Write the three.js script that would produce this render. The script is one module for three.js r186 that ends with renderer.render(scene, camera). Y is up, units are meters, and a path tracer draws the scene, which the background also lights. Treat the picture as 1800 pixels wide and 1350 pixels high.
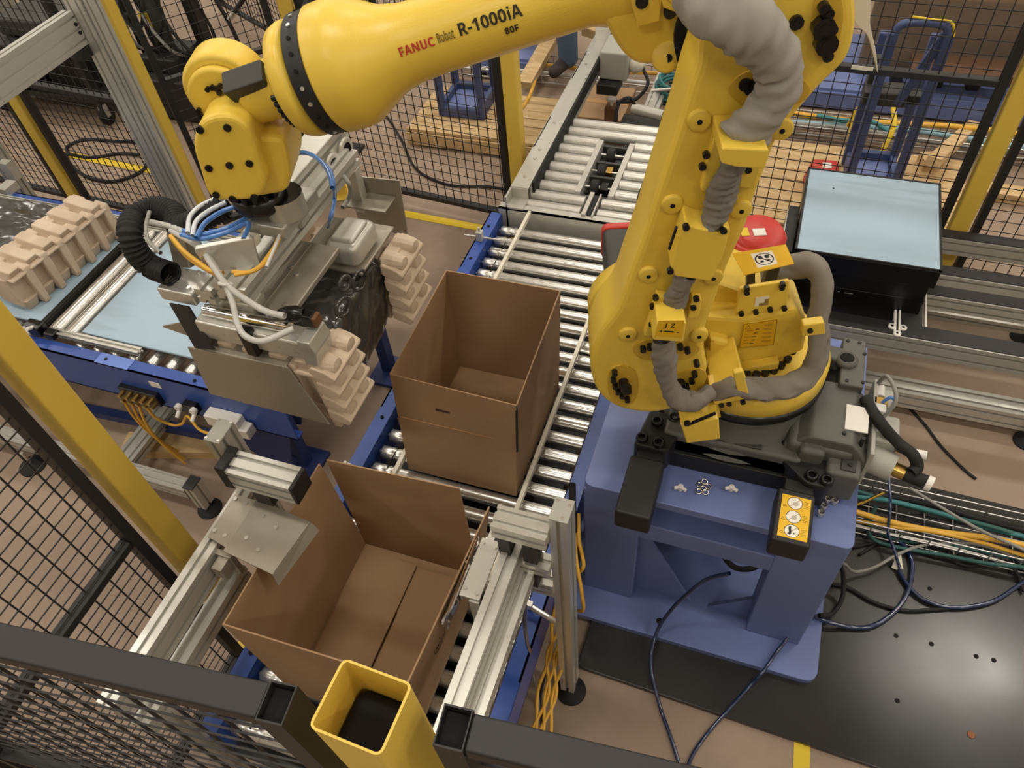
import * as THREE from 'three';
import { RoundedBoxGeometry } from 'three/addons/geometries/RoundedBoxGeometry.js';
import { mergeGeometries, toCreasedNormals } from 'three/addons/utils/BufferGeometryUtils.js';
import { RectAreaLightUniformsLib } from 'three/addons/lights/RectAreaLightUniformsLib.js';
import { MarchingCubes } from 'three/addons/objects/MarchingCubes.js';
import { FontLoader } from 'three/addons/loaders/FontLoader.js';
import { TextGeometry } from 'three/addons/geometries/TextGeometry.js';

// ---------- camera, lights, exposure ----------
const scene = new THREE.Scene();
scene.background = new THREE.Color(0x1a1815);
const D = Math.PI / 180;
const camera = new THREE.PerspectiveCamera(53.70, 4 / 3, 0.05, 60);
camera.position.set(0, 2.7, 0);
camera.rotation.set(-49.61 * D, 24.0055 * D, -6.586 * D, 'YXZ');
scene.add(camera);
const renderer = new THREE.WebGLRenderer({ antialias: true });
renderer.toneMapping = THREE.LinearToneMapping;
renderer.toneMappingExposure = 2.05;
renderer.shadowMap.enabled = true;
RectAreaLightUniformsLib.init();
const LIGHT = 16, CEIL = 6.2;
const LAMPS = [];
for (const x of [-9.2, -5.1, -1.0, 3.1, 7.2]) for (const z of [-11, -7.6, -4.3, -0.9, 2.5]) LAMPS.push([x, z]);

// ---------- helpers ----------
let seed = 7;
const rnd = () => { seed = (seed * 1664525 + 1013904223) >>> 0; return seed / 4294967296; };
const V = (a) => new THREE.Vector3(a[0], a[1], a[2]);
const used = {};
function numbered(n) { used[n] = (used[n] ?? -1) + 1; return used[n] ? n + '_' + String(used[n]).padStart(3, '0') : n; }
function prep(g) {
  let h = g.index ? g.toNonIndexed() : g;
  for (const k of Object.keys(h.attributes)) if (!['position', 'normal', 'uv'].includes(k)) h.deleteAttribute(k);
  if (!h.attributes.uv) h.setAttribute('uv', new THREE.BufferAttribute(new Float32Array(h.attributes.position.count * 2), 2));
  h.morphAttributes = {}; h.clearGroups();
  return h;
}
const join = (gs) => { gs = (Array.isArray(gs) ? gs.flat(9) : [gs]); return gs.length === 1 ? gs[0] : mergeGeometries(gs.map(prep)); };
function obj(name, gs, mat, parent, rest) {
  const m = new THREE.Mesh(join(gs), mat); m.castShadow = m.receiveShadow = true;
  m.name = parent && parent !== scene ? name : numbered(name);
  if (rest) Object.assign(m.userData, rest);
  (parent || scene).add(m); return m;
}
function tag(o, label, category, group) { o.userData.label = label; o.userData.category = category; if (group) o.userData.group = group; return o; }
function thing(name, label, category, p = [0, 0, 0], turn = 0, group) {
  const o = new THREE.Group(); o.name = numbered(name); scene.add(o);
  o.position.set(...p); o.rotation.y = turn; return tag(o, label, category, group);
}
function struct(name, gs, mat) { const o = obj(name, gs, mat, null); o.name = name; o.userData.kind = 'structure'; return o; }
// box from min/max corners
function bx(x0, x1, y0, y1, z0, z1, r = 0) {
  const w = Math.abs(x1 - x0), h = Math.abs(y1 - y0), d = Math.abs(z1 - z0);
  const g = r > 0 ? new RoundedBoxGeometry(w, h, d, 1, Math.min(r, w / 2.05, h / 2.05, d / 2.05)) : new THREE.BoxGeometry(w, h, d);
  return g.translate((x0 + x1) / 2, (y0 + y1) / 2, (z0 + z1) / 2);
}
const cb = (c, s, r = 0) => bx(c[0] - s[0] / 2, c[0] + s[0] / 2, c[1] - s[1] / 2, c[1] + s[1] / 2, c[2] - s[2] / 2, c[2] + s[2] / 2, r);
const UP = new THREE.Vector3(0, 1, 0);
function between(g, a, b) {       // geometry along +y, centred -> from a to b
  const A = V(a), B = V(b), d = B.clone().sub(A);
  g.applyQuaternion(new THREE.Quaternion().setFromUnitVectors(UP, d.clone().normalize()));
  return g.translate((A.x + B.x) / 2, (A.y + B.y) / 2, (A.z + B.z) / 2);
}
const dist = (a, b) => V(a).distanceTo(V(b));
const rod = (a, b, r, seg = 12, r2 = r) => between(new THREE.CylinderGeometry(r2, r, dist(a, b), seg), a, b);
const lathe = (prof, a, b, seg = 28) => { // prof: [[r, t 0..1]]
  const L = dist(a, b); return between(new THREE.LatheGeometry(prof.map(([r, t]) => new THREE.Vector2(Math.max(r, 1e-4), (t - 0.5) * L)), seg), a, b);
};
// square bar between two points, width w (horizontal) and h
function bar(a, b, w, h = w, r = 0) {
  const A = V(a), B = V(b), L = A.distanceTo(B);
  const g = r ? new RoundedBoxGeometry(w, h, L, 1, r) : new THREE.BoxGeometry(w, h, L);
  const m = new THREE.Matrix4().lookAt(B, A, Math.abs(B.clone().sub(A).normalize().y) > 0.95 ? new THREE.Vector3(0, 0, 1) : UP);
  return g.applyMatrix4(m).translate((A.x + B.x) / 2, (A.y + B.y) / 2, (A.z + B.z) / 2);
}
function tube(pts, r, seg, rs = 8, closed = false) {
  const c = new THREE.CatmullRomCurve3(pts.map(V), closed, 'centripetal');
  return new THREE.TubeGeometry(c, seg || pts.length * 8, r, rs, closed);
}
function shapeOf(pts, round = 0) {
  const s = new THREE.Shape();
  if (!round) { pts.forEach((p, i) => i ? s.lineTo(p[0], p[1]) : s.moveTo(p[0], p[1])); s.closePath(); return s; }
  const n = pts.length;
  for (let i = 0; i < n; i++) {
    const p = pts[i], a = pts[(i + n - 1) % n], b = pts[(i + 1) % n];
    const la = Math.hypot(a[0] - p[0], a[1] - p[1]), lb = Math.hypot(b[0] - p[0], b[1] - p[1]);
    const ra = Math.min(round, la * 0.48) / la, rb = Math.min(round, lb * 0.48) / lb;
    const s0 = [p[0] + (a[0] - p[0]) * ra, p[1] + (a[1] - p[1]) * ra], s1 = [p[0] + (b[0] - p[0]) * rb, p[1] + (b[1] - p[1]) * rb];
    i ? s.lineTo(...s0) : s.moveTo(...s0); s.quadraticCurveTo(p[0], p[1], ...s1);
  }
  s.closePath(); return s;
}
function smoothShape(pts) { const c = new THREE.CatmullRomCurve3(pts.map(p => new THREE.Vector3(p[0], p[1], 0)), true, 'centripetal'); const s = new THREE.Shape(); c.getPoints(pts.length * 6).forEach((p, i) => i ? s.lineTo(p.x, p.y) : s.moveTo(p.x, p.y)); return s; }
// extrude a shape in xy between z0 and z1 with bevel b
function ext(shape, z0, z1, b = 0, holes, bs = 2) {
  if (holes) shape.holes.push(...holes);
  const d = z1 - z0 - 2 * b;
  const g = new THREE.ExtrudeGeometry(shape, { depth: d, bevelEnabled: b > 0, bevelSize: b, bevelThickness: b, bevelOffset: -b, bevelSegments: bs, curveSegments: 8 });
  return g.translate(0, 0, z0 + b);
}
// aluminium T-slot profile of w x h running along an axis between t0 and t1; (a,b) centre in the other two axes
function profileShape(w, h, nx, ny) {
  const pts = [], s = 0.005, d = 0.011, hw = w / 2, hh = h / 2;
  const side = (x0, y0, x1, y1, n) => {
    const L = Math.hypot(x1 - x0, y1 - y0), ux = (x1 - x0) / L, uy = (y1 - y0) / L, ix = -uy, iy = ux;
    pts.push([x0, y0]);
    for (let k = 0; k < n; k++) {
      const t = L * (k + 0.5) / n;
      for (const [a, q] of [[-s, 0], [-s, d], [s, d], [s, 0]]) pts.push([x0 + ux * (t + a) + ix * q, y0 + uy * (t + a) + iy * q]);
    }
  };
  side(-hw, -hh, hw, -hh, nx); side(hw, -hh, hw, hh, ny); side(hw, hh, -hw, hh, nx); side(-hw, hh, -hw, -hh, ny);
  return shapeOf(pts);
}
function alu(w, h, axis, t0, t1, a, b, nx = Math.max(1, Math.round(w / 0.045)), ny = Math.max(1, Math.round(h / 0.045))) {
  const g = ext(profileShape(w, h, nx, ny), t0, t1);       // along z, x=w, y=h
  if (axis === 'z') return g.translate(a, b, 0);
  if (axis === 'x') return g.rotateY(Math.PI / 2).translate(0, b, a);    // a = z, b = y, w along z, h along y
  return g.rotateX(-Math.PI / 2).translate(a, 0, b);        // y: a = x, b = z, w along x, h along z
}
// ---------- textures ----------
function noise2(n) { const p = new Float32Array(n * n); for (let i = 0; i < p.length; i++) p[i] = rnd(); return (x, y, m = n) => { const xi = Math.floor(x), yi = Math.floor(y), fx = x - xi, fy = y - yi, q = (a, b) => p[((b % m) + m) % m * n + ((a % m) + m) % m]; const sx = fx * fx * (3 - 2 * fx), sy = fy * fy * (3 - 2 * fy); return (q(xi, yi) * (1 - sx) + q(xi + 1, yi) * sx) * (1 - sy) + (q(xi, yi + 1) * (1 - sx) + q(xi + 1, yi + 1) * sx) * sy; }; }
function tex(n, fn, srgb, rep = 1) {
  const d = new Uint8Array(n * n * 4);
  for (let y = 0; y < n; y++) for (let x = 0; x < n; x++) { const c = fn(x / n, y / n), o = (y * n + x) * 4; d[o] = c[0] * 255; d[o + 1] = c[1] * 255; d[o + 2] = c[2] * 255; d[o + 3] = 255; }
  const t = new THREE.DataTexture(d, n, n); t.magFilter = THREE.LinearFilter; t.minFilter = THREE.LinearMipmapLinearFilter; t.generateMipmaps = true;
  t.wrapS = t.wrapT = THREE.RepeatWrapping; t.repeat.set(rep, rep); if (srgb) t.colorSpace = THREE.SRGBColorSpace; t.needsUpdate = true; return t;
}
const nz = noise2(64), nz2 = noise2(64);
const fbm = (x, y, o = 4, b = 8) => { let s = 0, a = 0.5, t = 0; for (let i = 0; i < o; i++) { s += a * nz(x * b, y * b, Math.min(64, b)); t += a; a *= 0.5; b *= 2; } return s / t; };
const cl = (v) => Math.max(0, Math.min(1, v));
const col = (h, k) => { const c = [(h >> 16 & 255) / 255, (h >> 8 & 255) / 255, (h & 255) / 255]; return c.map(v => cl(v * k)); };
const mix = (a, b, t) => a.map((v, i) => v + (b[i] - v) * cl(t));
// world-metre uv for flat pieces: box projection
function uvm(g, s = 1) {
  g = prep(g); g.computeVertexNormals(); const p = g.attributes.position, n = g.attributes.normal, u = g.attributes.uv;
  for (let i = 0; i < p.count; i++) {
    const ax = Math.abs(n.getX(i)), ay = Math.abs(n.getY(i)), az = Math.abs(n.getZ(i));
    if (ay >= ax && ay >= az) u.setXY(i, p.getX(i) * s, p.getZ(i) * s); else if (ax >= az) u.setXY(i, p.getZ(i) * s, p.getY(i) * s); else u.setXY(i, p.getX(i) * s, p.getY(i) * s);
  }
  return g;
}
function canvasTex(w, h, draw) { const c = document.createElement('canvas'); c.width = w; c.height = h; const x = c.getContext('2d'); draw(x, w, h); const t = new THREE.CanvasTexture(c); t.colorSpace = THREE.SRGBColorSpace; t.magFilter = THREE.LinearFilter; return t; }
const std = (c, rough, metal = 0, extra = {}) => new THREE.MeshStandardMaterial({ color: c, roughness: rough, metalness: metal, ...extra });
const phy = (c, rough, metal = 0, extra = {}) => new THREE.MeshPhysicalMaterial({ color: c, roughness: rough, metalness: metal, ...extra });
const tScuff = tex(256, (x, y) => { const v = 0.55 + 0.45 * fbm(x, y, 4, 8); return [v, v, v]; }, false, 2);
const tFine = tex(256, (x, y) => { const v = 0.5 * nz(x * 64, y * 64) + 0.5 * nz2(x * 64 * 2, y * 64 * 2); return [v, v, v]; }, false, 4);
const tFloor = tex(1024, (x, y) => { const a = fbm(x, y, 5, 4), b = fbm(x + .3, y + .7, 4, 16), c = nz2(x * 64 * 4, y * 64 * 4); return mix(mix([.625, .545, .465], [.53, .455, .385], (a - .35) * 2.2), [.70, .62, .54], (b - .55) * 1.6 + (c - .5) * .14); }, true, 1 / 6);
const tFloorR = tex(512, (x, y) => { const v = 0.42 + 0.4 * fbm(x, y, 4, 6); return [v, v, v]; }, false, 1 / 4);
const tPlate = tex(1024, (x, y) => { const a = fbm(x, y, 5, 3), b = fbm(x + .5, y + .2, 5, 10), c = nz(x * 64 * 4, y * 64 * 2); let k = mix([.18, .182, .18], [.25, .25, .245], (a - .25) * 1.5); k = mix(k, [.30, .295, .28], (b - .1) * .55 + c * .06); return k; }, true, .5);
const tPlateR = tex(512, (x, y) => { const v = 0.14 + 0.2 * fbm(x, y, 5, 4); return [v, v, v]; }, false, .5);
const tCard = tex(512, (x, y) => { const a = fbm(x, y, 4, 3), f = nz(x * 64 * 6, y * 64 * .5); return mix(mix([.67, .55, .41], [.61, .49, .36], (a - .3) * 1.8), [.72, .60, .46], (f - .6) * .35); }, true, 1.2);
const tWood = tex(512, (x, y) => { const g = Math.sin((y * 26 + fbm(x * .5, y, 3, 6) * 5) * Math.PI) * .5 + .5, f = fbm(x * .25, y * 4, 3, 16); return mix(mix([.83, .72, .54], [.76, .64, .45], g * .8), [.66, .52, .36], (f - .55) * 1.4); }, true, 1.2);
const tFabric = tex(256, (x, y) => { const v = .5 + .2 * Math.sin(x * 256 * Math.PI / 2) + .2 * Math.sin(y * 256 * Math.PI / 2) + .1 * nz(x * 64, y * 64); return [v, v, v]; }, false, 10);
const tPulp = tex(512, (x, y) => { const a = fbm(x, y, 4, 4), c = nz2(x * 64 * 4, y * 64 * 4), k = nz(x * 64, y * 64); return mix(mix([.83, .76, .67], [.75, .67, .58], (a - .35) * 1.6), [.66, .58, .50], (c - .8) * 1.5 + (k - .8)); }, true, 3);
const tBelt = tex(512, (x, y) => { const a = fbm(x, y, 4, 3), b = fbm(x * .4, y * 3, 4, 6); return mix(mix([.66, .75, .81], [.62, .71, .77], (a - .4) * 2), [.55, .62, .66], (b - .66) * 2.4); }, true, .8);
const tBrush = tex(256, (x, y) => { const v = .45 + .3 * nz(x * 64 * 3, y * 4) + .15 * fbm(x, y, 3, 8); return [v, v, v]; }, false, 3);
// ---------- materials ----------
const M = {
  floor: std(0xffffff, 1, 0, { map: tFloor, roughnessMap: tFloorR }),
  wall: std(0xc9c6be, .9), ceiling: std(0xf0eee8, .95),
  yellow: std(0xe6c54a, .36, 0, { roughnessMap: null, bumpMap: tFine, bumpScale: .0002 }),
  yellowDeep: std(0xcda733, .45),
  post: std(0xdcbb4c, .48, 0, { bumpMap: tFine, bumpScale: .0002 }),
  tape: std(0xe0c12a, .6),
  black: std(0x1b1b1a, .5, 0, { bumpMap: tFine, bumpScale: .0002 }), frame: std(0x211f1e, .55), rubber: std(0x191919, .75), blackGloss: std(0x0c0c0d, .28),
  hole: std(0x050505, .9),
  grey: std(0x5b5b55, .5, 0, { bumpMap: tFine, bumpScale: .0002 }), greyLight: std(0xa6a59b, .5), greyDark: std(0x353531, .55),
  alu: std(0xc9c8bf, .42, .55, { roughnessMap: tScuff }), aluRaw: std(0xb9b7ab, .5, .55, { roughnessMap: tScuff }), plateMetal: std(0xa39c8e, .5, .45, { roughnessMap: tScuff }),
  galv: std(0xc4c2b8, .45, .4, { roughnessMap: tScuff }), galvRoller: std(0xc9c7be, .38, .55, { roughnessMap: tScuff }), steel: std(0xd6d4cd, .42, .85, { roughnessMap: tBrush }), chrome: std(0xe0e0de, .12, 1), wire: std(0xc8c8c4, .3, .9),
  blue: std(0x6b78a8, .42, 0, { bumpMap: tFine, bumpScale: .0002 }), blueRail: std(0x2f4f9c, .35), blueDark: std(0x27376b, .5), blueSteel: std(0x465279, .5),
  plate: std(0xffffff, .9, .5, { map: tPlate, roughnessMap: tPlateR }),
  card: std(0xffffff, .85, 0, { map: tCard }), cardEdge: std(0xb98f62, .9),
  pulp: std(0xffffff, .95, 0, { map: tPulp, bumpMap: tFine, bumpScale: .0006 }),
  film: phy(0x3b3a38, .22, 0, { clearcoat: .6, clearcoatRoughness: .2 }),
  belt: std(0xffffff, .55, 0, { map: tBelt }), wood: std(0xffffff, .8, 0, { map: tWood }),
  fabric: std(0x9a9388, .85, 0, { bumpMap: tFabric, bumpScale: .0008 }), fabricLight: std(0xb5b0a6, .8, 0, { bumpMap: tFabric, bumpScale: .0008 }),
  red: std(0xc0332c, .4), orangeCable: std(0xe0ad3e, .5), tealCable: std(0x3a7f80, .5), greenCable: std(0x2b5a55, .55), whiteCable: std(0xd8d6cf, .5), blueHose: phy(0x4f82c8, .2, 0, { clearcoat: .5 }), navyHose: phy(0x1d2c4e, .18, 0, { clearcoat: .8 }), clearHose: phy(0xdfe6ea, .12, 0, { clearcoat: .6 }), greyCable: std(0x8b8a84, .5), cableGrey: std(0xbdbcb6, .5),
  white: std(0xe6e3da, .5), cream: std(0xdcd7c3, .5), brass: std(0xc9a75a, .3, 1), brown: std(0x6d4b2e, .8), jeans: std(0x5d7390, .9, 0, { bumpMap: tFabric, bumpScale: .001 }), shoe: std(0x3b3230, .7), skin: std(0xc28f70, .6), shirt: std(0x4a4f58, .9), glow: new THREE.MeshStandardMaterial({ color: 0xffffff, emissive: 0xfff4e2, emissiveIntensity: 6 }),
};

// ---------- room ----------
struct('floor', uvm(bx(-11, 9, -0.1, 0, -14, 6)), M.floor);
struct('ceiling', bx(-11, 9, CEIL, CEIL + .12, -14, 6), M.ceiling);
struct('wall_back', bx(-11, 9, 0, CEIL, -14.15, -14), M.wall);
struct('wall_front', bx(-11, 9, 0, CEIL, 6, 6.15), M.wall);
struct('wall_left', bx(-11.15, -11, 0, CEIL, -14, 6), M.wall);
struct('wall_right', bx(9, 9.15, 0, CEIL, -14, 6), M.wall);
for (const [i, [x, z]] of LAMPS.entries()) {
  const t = thing('ceiling_lamp', 'long white ceiling lamp hanging under the hall ceiling', 'lamp', [x, CEIL, z], 0, 'ceiling lamps');
  obj('housing', [bx(-.68, .68, -.1, -.02, -.2, .2, .02), rod([-.5, -.03, 0], [-.5, 0, 0], .01), rod([.5, -.03, 0], [.5, 0, 0], .01)], M.white, t);
  obj('diffuser', bx(-.62, .62, -.112, -.1, -.16, .16), M.glow, t);
  const l = new THREE.RectAreaLight(0xfffaf3, LIGHT, 1.24, .32); l.position.set(x, CEIL - .118, z); l.rotation.x = -Math.PI / 2; scene.add(l);
}
// ---------- fences ----------
function post(x, z, h, turn, label, w = .075, d = .066) {
  const t = thing('fence_post', label, 'post', [x, 0, z], turn, null);
  const q = [[-w / 2, -d / 2], [w / 2, -d / 2], [w / 2, d / 2], [-w / 2, d / 2]];
  const hole = shapeOf(q.map(p => [p[0] * .93, p[1] * .93]), .006);
  obj('tube', ext(shapeOf(q, .009), 0, h, 0, [hole]).rotateX(-Math.PI / 2), M.post, t);
  obj('base_plate', bx(-.09, .09, 0, .012, -.08, .08, .004), M.post, t);
  for (const s of [-1, 1]) obj('anchor_bolt', rod([s * .07, .012, s * .06], [s * .07, .03, s * .06], .009, 6), M.steel, t);
  return t;
}
function panel(a, b, y0, y1, mids, label, pitch = .052, vp = .054, fw = .03) {
  const L = Math.hypot(b[0] - a[0], b[1] - a[1]), turn = -Math.atan2(b[1] - a[1], b[0] - a[0]);
  const t = thing('mesh_fence', label, 'fence', [a[0], 0, a[1]], turn);
  for (const x of [fw / 2, L - fw / 2]) {
    const o = .94, q = (k) => [[-fw / 2 * k, -.02 * k], [fw / 2 * k, -.02 * k], [fw / 2 * k, .02 * k], [-fw / 2 * k, .02 * k]];
    obj('upright', [ext(shapeOf(q(1)), y0, y1, 0, [shapeOf(q(.9))]).rotateX(-Math.PI / 2).translate(x, 0, 0)], M.frame, t); obj('inner_plug', bx(x - fw * .44, x + fw * .44, y1 - .05, y1 - .012, -.017, .017), M.hole, t);
  }
  for (const y of [y0 + .012, y1 - .015, ...mids]) obj('rail', bx(fw, L - fw, y - .013, y + .013, -.018, .018, .003), M.frame, t);
  const g = [];
  for (let x = fw + pitch * .6; x < L - fw; x += pitch) g.push(cb([x, (y0 + y1) / 2 - .01, .004], [.0038, y1 - y0 - .03, .0038]));
  for (let y = y0 + vp * .7; y < y1 - .02; y += vp) g.push(cb([L / 2, y, -.001], [L - fw, .0027, .0027]));
  const m = obj('wire_mesh', g, M.frame, t); m.userData.kind = 'stuff';
  return t;
}
// foreground fence at the camera's feet: corner post, rails left and right
const FY = 1.93;
const fp = post(-.265, -.156, FY + .03, 0, 'yellow square post with open top in the foreground corner of fence', .078, .07);
fp.rotation.y = -.03; obj('inner_plug', bx(-.0355, .0355, FY - .06, FY - .035, -.0315, .0315, .012), M.hole, fp);
panel([-.345, -.14], [-1.39, -.03], .12, FY, [.95], 'black mesh fence panel left of the foreground yellow post', .066, .05);
panel([-.195, -.17], [1.6, -.33], .12, FY, [.95], 'black mesh fence panel right of the foreground yellow post', .066, .05);
// left side fence behind the box former
post(-1.43, -.655, 2.1, Math.PI / 2, 'yellow fence post at left beside the box-forming frame', .075, .066);
panel([-1.43, -.588], [-1.43, .0], .1, 2.05, [.945], 'black mesh fence panel running toward the camera at left', .06, .038);
// far fence line
post(-2.945, -2.66, 2.1, 0, 'tall yellow fence post beside the aluminium upright, upper left');
post(-2.44, -3.26, 2.1, .5, 'yellow fence post behind the black ring of the robot arm');
post(-1.235, -3.17, 2.1, 0, 'yellow fence post behind the sloping roller conveyor rail');
post(.83, -3.12, 2.1, 0, 'yellow fence post right of the pale blue table');
post(-3.95, -2.72, 2.1, 0, 'yellow fence post at left edge behind the belt conveyor');
panel([-2.9, -2.72], [-2.5, -3.2], .1, 2.05, [.95], 'narrow black mesh panel between the two upper left posts');
panel([-2.38, -3.27], [-1.29, -3.17], .1, 2.05, [1.12], 'black mesh fence panel in front of wooden pallet and blue cart');
{ const p = panel([-.36, -3.15], [.775, -3.12], .1, 2.05, [1.12], 'black mesh fence panel behind robot and red scanner'); obj('rail_label', bx(.58, .66, 1.125, 1.14, .018, .021), M.cream, p); }
panel([.885, -3.12], [2.3, -3.08], .1, 2.05, [1.12], 'black mesh fence panel at right edge behind aluminium beams');
panel([-3.89, -2.72], [-3.06, -2.66], .1, 2.05, [.86], 'black mesh fence panel behind the belt conveyor at left');
panel([-5.4, -2.8], [-4.01, -2.72], .1, 2.05, [.86], 'black mesh fence panel at the far left edge');
// floor tape
const tape = (n, a, b, w) => tag(obj('floor_tape', bar([a[0], .002, a[1]], [b[0], .002, b[1]], w, .002), M.tape), n, 'tape');
tape('yellow tape strip on floor behind the gripper, along the far fence', [-2.049,-3.169], [-1.466,-3.147], .055);
tape('yellow tape strip on floor under the looped black cable at left', [-4.804,-3.231], [-3.652,-3.191], .06);
tape('yellow tape strip at bottom right, below the black floor plate', [0.473,-0.957], [0.486,-0.744], .05);

// ---------- main roller conveyor ----------
{
  const t = thing('roller_conveyor', 'long steel roller conveyor with blue side rails carrying both cardboard boxes', 'conveyor');
  const zs = -2.655, ze = -.25;
  for (const [x0, x1] of [[-1.19, -1.135], [-.42, -.37]]) {
    const s = x0 < -1 ? 1 : -1, xo = s > 0 ? x0 : x1, xi = s > 0 ? x1 : x0;
    obj('side_rail', [bx(Math.min(xo, xo + s * .006), Math.max(xo, xo + s * .006), .36, .53, zs, ze), bx(x0, x1, .524, .53, zs, ze), bx(x0, x1, .36, .366, zs, ze), ...(s > 0 ? [bx(x1 - .006, x1, .38, .52, zs, ze)] : [])], M.blueRail, t);
  }
  obj('bed_pan', bx(-1.12, -.46, .4, .41, zs + .02, ze), M.black, t);
  // rollers with two drive grooves near the left end
  const L = .688, pr = [[.006, -.012], [.006, 0], [.0242, .001], [.0242, .048], [.021, .053], [.021, .057], [.0242, .062], [.0242, .084], [.021, .089], [.021, .093], [.0242, .098], [.0242, L - .001], [.006, L], [.006, L + .012]];
  const g = prep(new THREE.LatheGeometry(pr.map(p => new THREE.Vector2(p[0], p[1])), 20)).rotateZ(-Math.PI / 2);
  let k = 0;
  for (let z = -2.594; z < ze - .02; z += .0762, k++) { const r = obj('roller', g, M.steel, t); r.position.set(-1.118, .478, z); }
  const belts = [];
  for (let z = -2.594, i = 0; z < ze - .1; z += .0762, i++) { const x = -1.118 + (i % 2 ? .055 : .091); for (const s of [-1, 1]) belts.push(rod([x, .478 + s * .0215, z], [x, .478 + s * .0215, z + .0762], .002, 6)); }
  obj('drive_bands', belts, M.rubber, t).userData.kind = 'stuff';
  for (const [x, z] of [[-1.165, -2.5], [-1.165, -1.45], [-1.165, -.45], [-.4, -2.5], [-.4, -.4]]) obj('leg', [bx(x - .03, x + .03, .02, .36, z - .03, z + .03), bx(x - .06, x + .06, 0, .02, z - .06, z + .06)], M.blueDark, t);
  for (let z = -2.55; z < -.3; z += .2286) obj('bolt_head', rod([-1.162, .53, z], [-1.162, .535, z], .007, 6), M.hole, t);
  const lt = thing('guide_rail', 'cream plastic guide rail along the left side of the rollers', 'guide rail');
  obj('strip', [bar([-.998, .553, -2.66], [-1.003, .553, -.98], .014, .022)], M.cream, lt);
  for (const z of [-2.45, -1.15]) obj('support_rod', rod([-1.24, .545, z], [-1.0, .55, z], .005), M.steel, lt);
  for (const z of [-2.45, -1.15]) obj('clamp', [cb([-1.165, .555, z], [.03, .05, .03], .004), rod([-1.165, .53, z], [-1.165, .6, z], .006)], M.galv, lt);
  const rt = thing('guide_rail', 'cream plastic guide rail right of the first box, ending at the white cross beam', 'guide rail');
  obj('strip', [bar([-.53, .553, -2.66], [-.556, .553, -2.4], .014, .022), bar([-.556, .553, -2.4], [-.553, .553, -.9], .014, .022)], M.cream, rt);
  obj('clamp', cb([-.55, .557, -2.42], [.05, .035, .03], .004), M.cream, rt);
  for (const z of [-1.9, -1.12]) obj('support_rod', rod([-.42, .535, z], [-.545, .55, z], .005), M.steel, rt);
}
// ---------- upper conveyor with transfer wheels ----------
{
  const t = thing('transfer_conveyor', 'grey roller conveyor at the top with split rollers and black transfer wheels', 'conveyor');
  // side channels: sloping notch at the near end
  for (const [x0, x1, zr] of [[-1.115, -1.03, -4.75], [-.525, -.45, -4.75]]) {
    obj('side_channel', [bx(x0, x1, .612, .62, zr, -2.74, .002), bx(x0, x0 + .008, .42, .62, zr, -2.66), bx(x1 - .008, x1, .5, .62, zr, -2.78), bx(x0, x1, .56, .568, -2.74, -2.66), bx(x0, x1, .56, .62, -2.746, -2.738)], M.galv, t);
    const xi = x0 < -1 ? x1 : x0 - .012;
    obj('guard_strip', bx(xi, xi + .012, .55, .618, zr + .3, -2.80, .003), M.rubber, t);
    for (const z of [-2.83, -2.98, -3.06, -3.3, -3.9, -4.3]) obj('bolt_head', rod([(x0 + x1) / 2, .62, z], [(x0 + x1) / 2, .627, z], .008, 6), M.steel, t);
    for (const z of [-2.9, -4.68]) obj('leg', [bx(x0 + .01, x1 - .01, .02, .45, z - .03, z + .03), bx(x0 - .02, x1 + .02, 0, .02, z - .06, z + .06)], M.galv, t);
  }
  obj('end_plate', [bx(-1.15, -.44, .44, .56, -2.668, -2.66), bx(-1.15, -.44, .552, .56, -2.70, -2.66)], M.galv, t);
  const R = (x0, x1, z) => obj('roller', lathe([[.008, -.02], [.008, 0], [.0285, .004], [.03, .02], [.03, .98], [.0285, .996], [.008, 1], [.008, 1.02]], [x0, .535, z], [x1, .535, z], 20), M.galvRoller, t);
  let z = -2.685, n = 0;
  for (; n < 10; n++) {
    z = -2.735 - n * .0795;
    if (n < 2) { R(-1.06, -.775, z); R(-.7, -.5, z); }
    else if (n < 8) { R(-1.02, -.835, z); R(-.655, -.5, z); }
    else R(-1.02, -.5, z);
  }
  obj('cross_member', bx(-1.03, -.5, .46, .5, -3.52, -3.48), M.galv, t);
  obj('under_pan', bx(-1.03, -.5, .4, .408, -3.5, -2.68), M.greyDark, t);
  // pop-up wheel module
  for (const x of [-.826, -.668]) obj('module_rail', bx(x - .014, x + .014, .5, .566, -3.29, -2.85, .003), M.galv, t);
  for (const zz of [-2.86, -3.02, -3.14, -3.28]) obj('module_bar', bx(-.81, -.68, .5, .54, zz - .008, zz + .008), M.greyDark, t);
  for (const [x, zz] of [[-.765, -2.94], [-.765, -3.07], [-.755, -3.21]]) { const w = obj('transfer_wheel', lathe([[.006, 0], [.03, 0], [.036, .15], [.036, .85], [.03, 1], [.006, 1]], [x - .02, .535, zz], [x + .02, .535, zz], 20), M.rubber, t); obj('hub', rod([x - .024, .535, zz], [x + .024, .535, zz], .012), M.steel, w); obj('axle', rod([x - .05, .535, zz], [x + .08, .535, zz], .006), M.steel, w); }
  obj('drive_block', [cb([-.745, .53, -3.08], [.06, .03, .05], .004)], M.brass, t);
  obj('drive_block', [cb([-.72, .52, -2.94], [.035, .06, .06], .004), cb([-.71, .5, -3.2], [.04, .05, .06], .004)], M.blackGloss, t);
  obj('chain_rail', [bx(-.762, -.742, .5, .575, -2.85, -2.68, .002), bx(-.716, -.708, .5, .57, -2.85, -2.68, .002)], M.galv, t);
  obj('chain', bx(-.738, -.72, .5, .565, -2.84, -2.69), M.rubber, t);
}
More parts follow.
